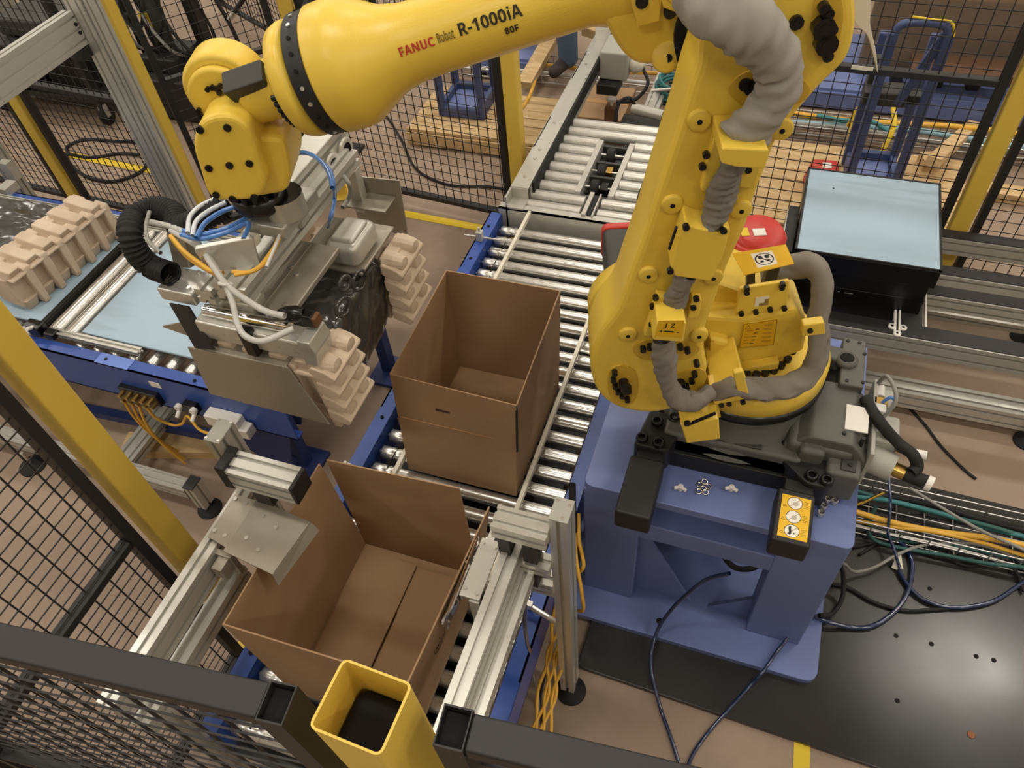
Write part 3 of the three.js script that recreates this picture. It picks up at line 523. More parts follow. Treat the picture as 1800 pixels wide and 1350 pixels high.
    const sp = arm('no_step_sign', slab(pts[3], pts[2], pts[1], pts[0], .006), M.yellow);
    arm('print', g, plateMat((c, w, h) => { c.fillStyle = '#e7e2d6'; c.fillRect(78, 40, 102, 170); c.strokeStyle = '#222'; c.lineWidth = 7; c.beginPath(); c.ellipse(128, 124, 42, 66, 0, 0, 7); c.stroke(); c.fillStyle = '#1a1a1a'; for (const [x, y] of [[112, 96], [144, 96]]) { c.beginPath(); c.ellipse(x, y, 11, 20, 0, 0, 7); c.fill(); c.beginPath(); c.ellipse(x, y + 48, 9, 14, 0, 0, 7); c.fill(); } c.beginPath(); c.moveTo(96, 70); c.lineTo(160, 178); c.stroke(); }, 256, 256, '#e0b220'), sp);
    arm('sign_arm', [bar([q[3][0] + .02, q[3][1] - .005, .045], [q[3][0] + .04, q[3][1] - .12, .03], .02, .02), bar([q[2][0] - .04, q[2][1] - .005, .04], [q[2][0] - .04, q[2][1] - .1, .03], .03, .02)], M.greyDark);
  }
  // --- motors with red caps
  { const c = [-1.62,1.377,0] && [0.028,0.501,-0.2];
    const m = arm('motor', [lathe([[.05, 0], [.058, .04], [.058, .96], [.05, 1]], [c[0], .3, c[2] - .03], [c[0], c[1] - .03, c[2] - .03], 8)], M.blackGloss);
    arm('motor_cap', [lathe([[.075, 0], [.08, .2], [.08, .65], [.062, 1], [.001, 1]], [c[0], c[1] - .04, c[2] - .03], [c[0], c[1] + .035, c[2] - .03], 24), bar([c[0] - .07, c[1] - .01, c[2] - .03], [c[0] + .0, c[1] - .01, c[2] + .03], .09, .05, .012)], M.red, m);
    arm('motor_label', [cb([c[0] - .005, c[1] + .037, c[2] - .01], [.035, .003, .03])], M.white, m); arm('motor_label', [cb([c[0] - .045, c[1] + .036, c[2] - .015], [.022, .003, .035])], M.tape, m); }
  { const c = [-0.396,0.541,-0.05];
    const m = arm('motor', [ext(shapeOf([[-.055, -.055], [.055, -.055], [.055, .055], [-.055, .055]], .02), -.14, .06, .01).translate(c[0] + .03, c[1], c[2])], M.greyDark);
    arm('motor_cap', [ext(shapeOf([[-.058, -.058], [.058, -.058], [.058, .058], [-.058, .058]], .024), -.16, -.135, .006).translate(c[0] + .03, c[1], c[2])], M.red, m); }
  // --- J2 housing and upper arm
  const J2 = [-0.318,0.512], c2 = (w) => [J2[0], J2[1], w];
  const h2 = arm('shoulder_housing', [lathe([[.001, 0], [.145, 0], [.155, .1], [.155, .9], [.145, 1], [.001, 1]], c2(.008), c2(.062), 44), ext(shapeOf([[J2[0] - .05, J2[1] - .1], [J2[0] + .34, J2[1] - .21], [J2[0] + .34, J2[1] - .02], [J2[0] + .02, J2[1] + .14]], .03), -.16, .03, .012)], M.yellow);
  arm('seal_ring', lathe([[.1, 0], [.14, .0], [.14, 1], [.1, 1]], c2(.06), c2(.107), 40), M.hole, h2);
  const ua = arm('upper_arm', [
    ext(smoothShape([[-0.295,1.367],[-0.297,1.325],[-0.296,1.287],[-0.304,1.249],[-0.318,1.17],[-0.348,1.023],[-0.363,0.941],[-0.377,0.878],[-0.395,0.801],[-0.419,0.706],[-0.452,0.642],[-0.474,0.563],[-0.473,0.472],[-0.455,0.403],[-0.416,0.348],[-0.358,0.317],[-0.292,0.311],[-0.231,0.34],[-0.201,0.408],[-0.182,0.472],[-0.197,0.547],[-0.204,0.618],[-0.194,0.705],[-0.179,0.821],[-0.157,0.928],[-0.154,0.977],[-0.14,1.074],[-0.129,1.134],[-0.08,1.224],[-0.043,1.278],[-0.042,1.332],[-0.055,1.378],[-0.076,1.423],[-0.127,1.475],[-0.191,1.503],[-0.248,1.491],[-0.282,1.445]]), .105, .25, .016, null, 3),
    ], M.yellow);
  for (const p of [[-0.282,1.182],[-0.315,0.999],[-0.13,1.154],[-0.176,0.977],[-0.351,0.813],[-0.209,0.798],[-0.388,0.626],[-0.219,0.614]]) boss(ua, p, .252);
  // raised rib along the arm and recessed pads with bolt rings
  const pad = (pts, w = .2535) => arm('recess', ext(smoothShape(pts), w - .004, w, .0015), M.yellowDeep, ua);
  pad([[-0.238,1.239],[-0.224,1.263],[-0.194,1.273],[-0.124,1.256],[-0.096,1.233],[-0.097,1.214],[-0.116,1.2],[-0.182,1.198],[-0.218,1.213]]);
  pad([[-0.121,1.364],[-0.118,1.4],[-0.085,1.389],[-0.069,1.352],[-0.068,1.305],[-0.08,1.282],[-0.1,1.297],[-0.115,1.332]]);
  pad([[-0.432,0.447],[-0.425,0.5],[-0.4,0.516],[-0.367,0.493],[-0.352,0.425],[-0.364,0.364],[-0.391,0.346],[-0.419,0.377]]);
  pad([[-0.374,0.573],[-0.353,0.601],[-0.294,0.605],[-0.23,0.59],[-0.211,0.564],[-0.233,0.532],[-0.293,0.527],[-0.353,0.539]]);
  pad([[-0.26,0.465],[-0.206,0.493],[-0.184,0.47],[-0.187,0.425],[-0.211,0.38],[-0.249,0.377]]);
  for (const p of [[-0.416,0.496],[-0.418,0.469],[-0.413,0.444],[-0.405,0.421],[-0.394,0.404],[-0.38,0.387],[-0.35,0.58],[-0.334,0.587],[-0.261,0.583],[-0.243,0.57],[-0.215,0.519],[-0.216,0.48],[-0.22,0.454],[-0.231,0.432]]) bolt(ua, p, .254, .0075);
  for (const p of [[-0.392,0.454],[-0.384,0.433],[-0.248,0.444],[-0.239,0.428]]) bolt(ua, p, .254, .013, .02);
  for (const p of [[-0.107,1.374],[-0.099,1.365],[-0.106,1.347],[-0.098,1.337],[-0.087,1.339],[-0.098,1.32],[-0.09,1.31],[-0.081,1.309],[-0.083,1.294]]) bolt(ua, p, .254, .0095);
  for (const p of [[-0.101,1.343],[-0.091,1.316]]) bolt(ua, p, .254, .019, .018);
  for (const p of [[-0.144,1.35],[-0.21,1.247],[-0.2,1.239]]) bolt(ua, p, .252, .012, .006);
  bolt(ua, [-0.186,1.246], .252, .017, .014);
  // clamp brackets that hold the hose to the arm
  const br = (q, w0, w1, bolts = []) => { const b = arm('clamp_bracket', ext(shapeOf(q, .006), w0, w1, .003), M.yellow); for (const p of bolts) bolt(b, p, w1, .007, .006); return b; };
  br([[-0.252,1.182],[-0.218,1.183],[-0.209,1.142],[-0.231,1.101],[-0.228,1.03],[-0.267,1.043],[-0.262,1.109]], .25, .275, [[-0.246,1.164],[-0.266,1.124],[-0.27,1.099]]);
  br([[-0.259,1.192],[-0.178,1.183],[-0.178,1.144],[-0.229,1.151],[-0.258,1.161]], .25, .36);
  br([[-0.199,1.115],[-0.157,1.103],[-0.163,1.037],[-0.193,1.044]], .25, .272, [[-0.178,1.107],[-0.183,1.085]]);
  br([[-0.296,0.998],[-0.275,0.986],[-0.224,0.97],[-0.222,0.988],[-0.207,0.978],[-0.212,0.913],[-0.228,0.842],[-0.305,0.861],[-0.315,0.879]], .25, .315, [[-0.295,0.99],[-0.316,0.878],[-0.221,0.977]]);
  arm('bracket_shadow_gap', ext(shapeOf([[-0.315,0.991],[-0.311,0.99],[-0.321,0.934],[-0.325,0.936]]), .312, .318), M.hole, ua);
  br([[-0.332,0.77],[-0.306,0.758],[-0.312,0.634],[-0.353,0.64],[-0.341,0.71]], .25, .275, [[-0.334,0.765],[-0.339,0.738],[-0.338,0.682]]);
  br([[-0.253,0.755],[-0.23,0.75],[-0.231,0.695],[-0.257,0.691]], .25, .275, [[-0.244,0.756],[-0.248,0.73]]);
  const j2 = br([[-0.336,0.75],[-0.272,0.746],[-0.274,0.684],[-0.343,0.696]], .25, .34);
  decal('axis_label', [[-0.334,0.758],[-0.278,0.756],[-0.28,0.701],[-0.34,0.71]], .34, plateMat((c, w, h) => { c.fillStyle = '#1d1a10'; c.font = 'bold 92px sans-serif'; c.fillText('J 2', 74, 112); c.fillText('+', 28, 204); c.fillText('-', 200, 204); c.fillRect(84, 164, 92, 22); }, 256, 256, '#dcae1e'), j2);
  // --- forearm housing behind the upper arm
  const fh = arm('forearm_housing', [ext(smoothShape([[-0.489,1.395],[-0.468,1.325],[-0.44,1.277],[-0.415,1.233],[-0.396,1.211],[-0.373,1.198],[-0.3,1.191],[-0.25,1.164],[-0.177,1.185],[-0.138,1.271],[-0.157,1.382],[-0.313,1.448],[-0.43,1.447]]), -.15, .075, .02, null, 3),
    lathe([[.001, 0], [.06, 0], [.06, 1], [.001, 1]], [-0.184,1.312,0.05], [-0.196,1.334,0.1], 32)], M.yellow);
  arm('seal_ring', lathe([[.001, 0], [.11, .0], [.11, 1], [.001, 1]], P([-0.204,1.258], .07), P([-0.204,1.258], .106), 36), M.hole, fh);
  arm('ear', lathe([[.03, 0], [.03, .8], [.026, 1], [.001, 1]], [-0.316,1.191,0.03], [-0.326,1.223,0.092], 20), M.yellow, fh);
  arm('hole', rod([-0.322,1.22,0.092], [-0.323,1.221,0.094], .008), M.hole, fh);
  const ab = arm('axis_bracket', [ext(shapeOf([[-0.404,1.348],[-0.343,1.338],[-0.345,1.295],[-0.384,1.287]], .003), .08, .1, .003), ext(shapeOf([[-0.351,1.352],[-0.286,1.344],[-0.299,1.309],[-0.343,1.328]], .003), .09, .12, .003)], M.yellow, fh);
  for (const p of [[-0.328,1.312],[-0.38,1.334]]) bolt(ab, p, .1, .012, .006);
  arm('axis_mark', ext(shapeOf([[-0.306,1.334],[-0.304,1.334],[-0.309,1.327],[-0.311,1.327]]), .12, .1225), M.hole, ab);
  // --- forearm tube, black ring, wrist
  const a2 = [-1.026,1.189], b2 = [-0.677,1.277], dl = Math.hypot(b2[0] - a2[0], b2[1] - a2[1]), d2 = [(b2[0] - a2[0]) / dl, (b2[1] - a2[1]) / dl];
  const S = (s, w = 0) => [a2[0] + d2[0] * s, a2[1] + d2[1] * s, w];
  const prof = (arr, mat, name, parent, seg = 44) => { const s0 = arr[0][0], s1 = arr[arr.length - 1][0]; return arm(name, lathe(arr.map(([s, r]) => [r, (s - s0) / (s1 - s0)]), S(s0), S(s1), seg), mat, parent); };
  const fa = prof([[.016, .001], [.016, .122], [.022, .128], [.06, .129], [.085, .126], [.12, .108], [.16, .087], [.2, .077], [.26, .0735], [.56, .0735], [.6, .085], [.68, .09]], M.yellow, 'forearm', t);
  const rg = prof([[-.022, .05], [-.022, .12], [-.018, .124], [.014, .124], [.018, .12], [.018, .05]], M.black, 'wrist_ring', t);
  for (let i = 0; i < 24; i++) { const a = i * 15 * D; const n2 = [-d2[1], d2[0]]; const q = (r) => { const c = S(-.002); return [c[0] + n2[0] * r * Math.sin(a), c[1] + n2[1] * r * Math.sin(a), r * Math.cos(a)]; }; arm('ring_screw', rod(q(.122), q(.1265), .0045, 8), i % 5 < 2 ? M.steel : M.hole, rg); }
  const nk = prof([[-.185, .001], [-.185, .046], [-.17, .058], [-.13, .06], [-.1, .064], [-.085, .07], [-.075, .1], [-.068, .112], [-.05, .118], [-.022, .118], [-.022, .05]], M.yellow, 'wrist_neck', t);
  arm('neck_cover', [ext(shapeOf([[-.045, -.025], [.05, -.025], [.05, .025], [-.045, .025]], .006), 0, .05, .003).rotateX(-1.05).rotateZ(Math.atan2(d2[1], d2[0])).translate(...S(-.15, .02)).translate(0, .02, 0)], M.greyDark, nk);
  for (let i = 0; i < 9; i++) { const a = (-8 - i * 9) * D, n2 = [-d2[1], d2[0]]; const q = (s, r) => { const c = S(s); return [c[0] + n2[0] * r * Math.sin(-a - 1.2), c[1] + n2[1] * r * Math.sin(-a - 1.2), r * Math.cos(-a - 1.2)]; }; arm('bolt', rod(q(-.09, .085), q(-.07, .085), .0065, 8), M.blackGloss, nk); }
  const wd = arm('wrist_gear_case', [lathe([[.001, 0], [.083, 0], [.088, .06], [.088, .8], [.078, 1], [.001, 1]], P([-1.258,1.15], -.09), P([-1.258,1.15], -.008), 44), lathe([[.001, 0], [.069, 0], [.069, .75], [.06, 1], [.001, 1]], P([-1.258,1.15], -.01), P([-1.258,1.15], .012), 40)], M.yellow);
  for (const p of [[-1.274,1.177],[-1.263,1.18],[-1.255,1.177],[-1.245,1.182],[-1.236,1.18],[-1.225,1.178],[-1.252,1.168],[-1.312,1.131],[-1.313,1.123],[-1.313,1.116]]) bolt(wd, p, .012, .0055, .008);
  const wb = arm('wrist_block', [ext(smoothShape([[-1.316,1.09],[-1.299,1.124],[-1.274,1.151],[-1.237,1.163],[-1.201,1.157],[-1.182,1.135],[-1.182,1.098],[-1.187,1.042],[-1.19,0.996],[-1.204,0.969],[-1.227,0.955],[-1.278,0.952],[-1.321,0.958],[-1.329,0.98],[-1.323,1.039]]), -.05, .1, .012, null, 3), ext(shapeOf([[-1.204,1.087],[-1.131,1.077],[-1.142,0.991],[-1.167,0.937],[-1.246,0.926]], .02), -.09, .055, .012)], M.yellow);
  for (const p of [[-1.283,1.134],[-1.224,1.135],[-1.3,1.042],[-1.252,1.046],[-1.207,1.048],[-1.31,0.973],[-1.277,0.96],[-1.226,0.961]]) bolt(wb, p, .1, .0085, .004);
  arm('tool_flange', [lathe([[.001, 0], [.06, 0], [.066, .2], [.066, .75], [.05, 1], [.001, 1]], [[-1.261,0.896,0.02][0], [-1.261,0.896,0.02][1] - .025, -.0], [[-1.261,0.896,0.02][0], [-1.261,0.896,0.02][1] + .02, -.0], 36)], M.blackGloss);
  const fl = [-1.261,0.896,0.02]; for (let i = 0; i < 14; i++) { const a = i * 26 * D; arm('bolt', rod([fl[0] + .057 * Math.cos(a), fl[1] + .016, .057 * Math.sin(a)], [fl[0] + .057 * Math.cos(a), fl[1] + .03, .057 * Math.sin(a)], .0075, 8), M.blackGloss, wb); }
  arm('torn_sleeve', ext(smoothShape([[-0.068,1.394],[-0.05,1.393],[-0.013,1.358],[0.001,1.31],[0.023,1.264],[0.039,1.221],[0.021,1.256],[-0.001,1.294],[-0.023,1.312]]), .19, .196, .001), M.cream, ua);
  arm('dress_hose', tube([...[[-1.029,1.288,-0.2],[-1.075,1.23,-0.2],[-1.11,1.182,-0.2]], ...[[-1.133,1.088,-0.2]], ...[[-1.164,0.997,-0.17],[-1.21,0.937,-0.17]]], .024, 50, 12), M.rubber, t);
  // --- lettering wrapped on the forearm tube
  function wrap(str, size, f, s0, ang, mat, sx) {
    const g = text(str, size, f, .001).scale(sx, 1, 1), p = g.attributes.position; const n2 = [-d2[1], d2[0]];
    for (let i = 0; i < p.count; i++) { const ss = s0 + p.getX(i), k = ss < .2 ? .077 + (.2 - ss) * .25 : ss < .26 ? .077 - (ss - .2) * .058 : .0735, a = ang + p.getY(i) / .0745, r = k + .0006 + p.getZ(i), c = S(ss); p.setXYZ(i, c[0] + n2[0] * r * Math.sin(a), c[1] + n2[1] * r * Math.sin(a), r * Math.cos(a)); }
    g.computeVertexNormals(); arm('lettering', g, mat, fa);
  }
  const ink = std(0x29220f, .6), inkR = std(0xb5331f, .6), inkT = std(0x6b5a22, .6);
  wrap('FANUC', .0165, font, .194, .16, inkR, .98); wrap('Robot', .0175, fontR, .274, .18, inkT, .56); wrap('R-1000iA', .0225, font, .318, .18, ink, 1.0); wrap('80F', .0125, font, .404, -.14, ink, 1);
  // --- fabric hoses
  const hose = (pts, r, seg, mat = M.fabric, label) => { // lumpy sleeve
    const g = tube(pts, r, seg, 18), p = g.attributes.position, nrm = g.attributes.normal;
    for (let i = 0; i < p.count; i++) { const k = Math.floor(i / 19) / seg, a = (i % 19) / 18 * 6.283; const d = r * (.16 * Math.sin(a * 2 + k * 9) + .10 * Math.sin(k * 70 + a * 3) * nz(k * 40, a * 2) + .18 * (nz(k * 26 + 5, (Math.sin(a) + 1) * 3) - .5)); p.setXYZ(i, p.getX(i) + nrm.getX(i) * d, p.getY(i) + nrm.getY(i) * d, p.getZ(i) + nrm.getZ(i) * d); }
    g.computeVertexNormals(); return arm('fabric_hose', g, mat, t);
  };
  hose([...[[-0.324,1.435,0.26]], ...[[-0.3,1.408,0.29]], ...[[-0.26,1.392,0.31],[-0.215,1.354,0.31]], ...[[-0.175,1.3,0.3],[-0.169,1.249,0.3]], ...[[-0.188,1.21,0.3],[-0.209,1.173,0.3]]], .042, 60, M.fabricLight);
  hose([[-0.207,1.138,0.285],[-0.215,1.111,0.285],[-0.226,1.055,0.285],[-0.234,1,0.285],[-0.243,0.964,0.285]], .026, 40);
  arm('hose_mouth', lathe([[.028, 0], [.03, 1]], [-0.211,1.16,0.3], [-0.209,1.134,0.29], 16), M.rubber, t);
  arm('hose_mouth', lathe([[.03, 0], [.028, 1]], [-0.242,0.975,0.285], [-0.244,0.955,0.285], 16), M.rubber, t);
  hose([...[[-0.275,0.836,0.275],[-0.282,0.792,0.275],[-0.291,0.749,0.275],[-0.299,0.692,0.275]]], .0235, 30);
  arm('hose_mouth', lathe([[.026, 0], [.028, 1]], [-0.296,0.715,0.28], [-0.299,0.69,0.28], 16), M.rubber, t);
  hose([...[[-0.31,0.652,0.29]], ...[[-0.304,0.588,0.3],[-0.292,0.508,0.3]], ...[[-0.258,0.435,0.3],[-0.213,0.419,0.3]], ...[[-0.174,0.416,0.27]]], .0255, 46);
  hose([...[[-0.157,0.379,0.24]], ...[[-0.107,0.412,0.25]], ...[[-0.04,0.375,0.23]], ...[[0.06,0.348,0.2]], ...[[0.119,0.379,0.17]], ...[[0.124,0.453,0.14]], ...[[0.116,0.507,0.11]], ...[[0.121,0.579,0.07]], ...[[0.103,0.612,0.03]], ...[[0.061,0.592,0]], ...[[0.003,0.541,-0.03]]], .029, 90);
  // lower hose brackets on the turret
  const lb = br([[-0.162,0.403],[-0.087,0.444],[-0.054,0.345],[-0.134,0.315]], .1, .235, []); void lb;
  br([[-0.127,0.498],[-0.103,0.505],[-0.074,0.413],[-0.097,0.402]], .262, .279, []);
  br([[-0.169,0.405],[-0.074,0.423],[-0.071,0.386],[-0.152,0.362]], .2, .27, [[-0.168,0.388],[-0.117,0.369],[-0.082,0.374],[-0.136,0.365]]);
  br([[0.048,0.567],[0.098,0.574],[0.11,0.532],[0.054,0.527]], .165, .19, [[0.068,0.55]]);
  { const bxs = arm('hose_box', [ext(shapeOf([[-0.245,0.344],[-0.149,0.363],[-0.134,0.273],[-0.22,0.257]], .004), .24, .315, .004), ext(shapeOf([[-0.226,0.3],[-0.145,0.355],[-0.118,0.267],[-0.218,0.254]], .004), .14, .24, .004)], M.yellow); bolt(bxs, [-0.228,0.348], .315, .009, .004);
    arm('box_seam', ext(shapeOf([[-0.229,0.341],[-0.161,0.388],[-0.159,0.383],[-0.227,0.336]]), .31, .317), M.hole, bxs); }
}
// ---------- pedestal ----------
{
  const t = thing('robot_pedestal', 'blue welded steel pedestal with thick top plate carrying the robot', 'pedestal', [.045, 0, -1.6]);
  const rr = (w, d, r) => shapeOf([[-w / 2, -d / 2], [w / 2, -d / 2], [w / 2, d / 2], [-w / 2, d / 2]], r);
  obj('top_plate', ext(rr(.77, .8, .03), .718, .75, .003).rotateX(-Math.PI / 2), M.blue, t);
  const bp = obj('base_plate', ext(rr(.92, 1.02, .05), .022, .052, .003).rotateX(-Math.PI / 2).translate(-.01, 0, .0), M.blue, t);
  for (const [x, z] of [[-.09, .45], [.4, -.4], [-.4, -.4]]) obj('hole', rod([x, .05, z], [x, .0535, z], .012, 16), M.hole, bp);
  for (const x of [-.295, .29]) { obj('leg', [bx(x - .09, x + .09, .05, .72, .29, .395, .006)], M.blue, t); obj('leg', bx(x - .09, x + .09, .05, .72, -.37, -.26, .006), M.blue, t); }
  obj('cross_beam', bx(-.22, .22, .50, .59, .3, .392, .006), M.blue, t);
  obj('cross_beam', bx(-.22, .22, .47, .56, -.3, -.22, .006), M.blue, t);
  obj('column', lathe([[.11, 0], [.11, 1]], [0, .05, 0], [0, .72, 0], 28), M.blue, t);
  obj('gusset', ext(shapeOf([[-.21, .05], [.0, .05], [-.21, .5]]), -.006, .006)  .translate(0, 0, .34), M.blue, t);
  obj('gusset', ext(shapeOf([[.21, .05], [.06, .05], [.21, .22]]), -.006, .006)  .translate(0, 0, .34), M.blue, t);
  obj('inner_pan', bx(-.2, .2, .3, .31, -.2, .2), M.greyDark, t);
}
// loose nuts, bolts on the pedestal top
const bits = (n, label, p, g, m = M.steel, cat = 'fastener') => { const o = obj(n, g, m); o.position.set(...p); return tag(o, label, cat); };
{
  const nut = (r, h) => join([lathe([[r * .5, 0], [r, 0], [r, 1], [r * .5, 1], [r * .5, 0]], [0, 0, 0], [0, h, 0], 6)]);
  const at = [[0.347,-1.339],[0.366,-1.339],[0.338,-1.313],[0.333,-1.288]];
  const ls = ['upper left one of four loose steel nuts right of the warning sticker', 'rightmost of four loose steel nuts right of the warning sticker', 'middle one of four loose steel nuts right of the warning sticker', 'lowest of four loose steel nuts right of the warning sticker'];
  at.forEach((p, i) => bits('steel_nut', ls[i], [p[0], .75, p[1]], nut(.011, .018)));
  const wn = join([rod([0, 0, 0], [0, .018, 0], .008), bar([-.018, .012, .008], [0, .012, 0], .01, .008, .002), bar([.018, .012, .008], [0, .012, 0], .01, .008, .002)]);
  const q = [[-0.059,-1.262],[0.083,-1.302]]; bits('wing_nut', 'pale wing nut lying left of the washers on blue pedestal', [q[0][0], .75, q[0][1]], wn, M.white); bits('wing_nut', 'pale wing nut lying right of the washers on blue pedestal', [q[1][0], .75, q[1][1]], wn, M.white);
  const wq = [[-0.007,-1.292],[0.004,-1.304],[0.018,-1.293],[0.005,-1.279],[-0.006,-1.268],[0.013,-1.269]]; const wl = ['topmost left', 'topmost right', 'middle right', 'middle', 'lowest left', 'lowest right'];
  wq.forEach((p, i) => { const g = new THREE.TorusGeometry(.008, .0025, 6, 14).rotateX(Math.PI / 2 + (i % 2 ? .3 : 0)); bits('steel_washer', wl[i] + ' washer of the small pile in middle of pedestal front', [p[0], .754 + (i % 2) * .003, p[1]], g, M.chrome, 'washer'); });
}
// ---------- black floor plate ----------
{
  const t = obj('floor_plate', uvm(bx(-.33, 2.6, 0, .022, -2.06, -.93, .004)), M.plate); tag(t, 'large black steel floor plate under the blue pedestal', 'floor plate'); t.rotation.y = -.025; t.position.set(.02, 0, .02);
  for (const [x, y] of [[1634,1035], [1575,1118], [1637,1132], [1577,1232], [1716,1154], [1747,1161]]) { void x; void y; }
  for (const p of [[0.851,-1.567],[0.743,-1.351],[0.856,-1.356],[0.752,-1.124],[0.996,-1.355],[1.05,-1.358]]) { const h = obj('bolt_hole', rod([p[0], .0215, p[1]], [p[0], .0235, p[1]], .008, 12), M.hole, t); h.position.set(-.02, 0, -.02); h.rotation.y = .025; }
  const r = [0.972,-1.083]; const s = obj('rust_spot', lathe([[.001, 0], [.013, 0], [.011, 1], [.001, 1]], [r[0], .0218, r[1]], [r[0], .026, r[1]], 9), std(0x8a5a3c, .9), t); s.position.set(-.02, 0, -.02); s.rotation.y = .025;
}

// ---------- moulded pulp end caps and film-wrapped products ----------
// length along x (n cells), depth z, height y; origin at the middle of the bottom
function pulpCap(t, n, pitch, h, d, M4) {
  const add = (name, g) => { const gg = join(g); gg.applyMatrix4(M4); return obj(name, uvm(gg), M.pulp, t); };
  const L = n * pitch;
  add('body', [bx(-L / 2, L / 2, h * .12, h * .84, -d * .28, d * .22, .008)]);
  const taper = (w0, w1, d0, d1, hh) => { const g = new RoundedBoxGeometry(1, 1, 1, 2, .12), p = g.attributes.position; for (let i = 0; i < p.count; i++) { const k = p.getY(i) + .5; p.setXYZ(i, p.getX(i) * (w0 + (w1 - w0) * k), k * hh, p.getZ(i) * (d0 + (d1 - d0) * k)); } g.computeVertexNormals(); return g; };
  for (let i = 0; i < n; i++) {
    const x = -L / 2 + (i + .5) * pitch, j = (rnd() - .5) * .004;
    const c = add('ridge', [taper(pitch * .92, pitch * .55, d * .55, d * .72, h * .2).translate(x, h * .8, j), bx(x - pitch * .42, x + pitch * .42, h * .8, h * .86, -d * .46, d * .4, .006)]);
    add('column', [taper(pitch * .3, pitch * .46, d * .2, d * .3, h * .92).translate(x + pitch * .5 * (i < n - 1 ? 1 : .8), 0, d * .24)]);
    add('column', [taper(pitch * .3, pitch * .46, d * .2, d * .3, h * .9).translate(x + pitch * .5 * (i < n - 1 ? 1 : .8), 0, -d * .3)]);
    add('lobe', [taper(pitch * .5, pitch * .8, d * .4, d * .6, h * .3).translate(x, -h * .04, -.004)]);
    if (i % 2) { const hg = rod([x - pitch * .2, h * .22, d * .215], [x - pitch * .2, h * .22, d * .226], .006, 10).applyMatrix4(M4); obj('hole', hg, M.hole, t); }
  }
}
const mat4 = (p, ry, rz = 0, rx = 0) => new THREE.Matrix4().makeTranslation(...p).multiply(new THREE.Matrix4().makeRotationFromEuler(new THREE.Euler(rx, ry, rz, 'YXZ')));
function filmBody(x0, x1, y0, y1, z0, z1, parent) { // wrinkled plastic film around a slab
  const g0 = new THREE.BoxGeometry(x1 - x0, y1 - y0, z1 - z0, 30, 18, 40); const p = g0.attributes.position;
  for (let i = 0; i < p.count; i++) {
    const x = p.getX(i), y = p.getY(i), z = p.getZ(i), n = [x / (x1 - x0) * 2, y / (y1 - y0) * 2, z / (z1 - z0) * 2].map(v => Math.pow(Math.abs(v), 9) * Math.sign(v));
    const f = (fbm(x * 2.3 + y * 1.7 + 5, z * 2 + y + 3, 3, 8) - .5) * .03 + Math.pow(Math.abs(Math.sin((x * 17 + z * 31 + y * 23) + 6 * nz(x * 9 + 7, z * 9 + y * 6))), 7) * .007;
    const rd = 1 - .035 * (Math.abs(n[0] * n[1]) + Math.abs(n[1] * n[2]) + Math.abs(n[0] * n[2]));
    p.setXYZ(i, x * rd + n[0] * f, y * rd + n[1] * f, z * rd + n[2] * f);
  }
  const g = prep(g0); g.translate((x0 + x1) / 2, (y0 + y1) / 2, (z0 + z1) / 2); g.computeVertexNormals(); return obj('film', toCreasedNormals(g, .9), M.film, parent);
}
{
  const t = thing('wrapped_product', 'dark film-wrapped product with beige pulp end caps held in the gripper', 'product');
  filmBody(-1.3, -.985, 1.1, 1.335, -1.4, -1.08, t);
  // rings pressed into the film
  for (const [p, r] of [[[-0.98,1.352,-1.179], .026], [[-0.98,1.357,-1.279], .028], [[-0.98,1.403,-1.216], .02]]) obj('film_ring', new THREE.TorusGeometry(r, .005, 8, 22).rotateY(Math.PI / 2 - .2).translate(...p), M.film, t);
  pulpCap(t, 5, .078, .27, .16, mat4([-1.175, 1.05, -1.058], 0));
  pulpCap(t, 5, .078, .235, .15, mat4([-1.12, 1.10, -1.45], Math.PI));
  // stacked ridges on the right-hand side of both caps
  for (const [z0, z1, xo, yo] of [[-1.14, -.99, -.05, -.05], [-1.52, -1.37, -.03, -.03]]) for (let i = 0; i < 4; i++) {
    const y = 1.155 + i * .057 + yo; obj('side_ridge', uvm(ext(shapeOf([[-.94 + xo, y], [-.885 + xo, y - .014], [-.872 + xo, y + .01], [-.9 + xo, y + .03], [-.94 + xo, y + .04]], .008), z0, z1, .004)), M.pulp, t);
    for (const k of [.25, .75]) obj('knob', uvm(lathe([[.001, 0], [.02, .04], [.029, .5], [.031, 1]], [-.878 + xo, y + .026, z0 + (z1 - z0) * k], [-.94 + xo, y + .026, z0 + (z1 - z0) * k], 14)), M.pulp, t);
  }
}
{
  const t = thing('wrapped_product', 'beige moulded pulp end cap with dark film product lying on left belt', 'product');
  pulpCap(t, 6, .088, .21, .26, mat4([-2.83, .626, -1.71], Math.PI / 2 - .12, 0));
  filmBody(-3.75, -2.93, .64, .80, -1.92, -1.5, t);
  pulpCap(t, 6, .088, .21, .26, mat4([-3.86, .626, -1.71], -Math.PI / 2 - .12, 0));
}
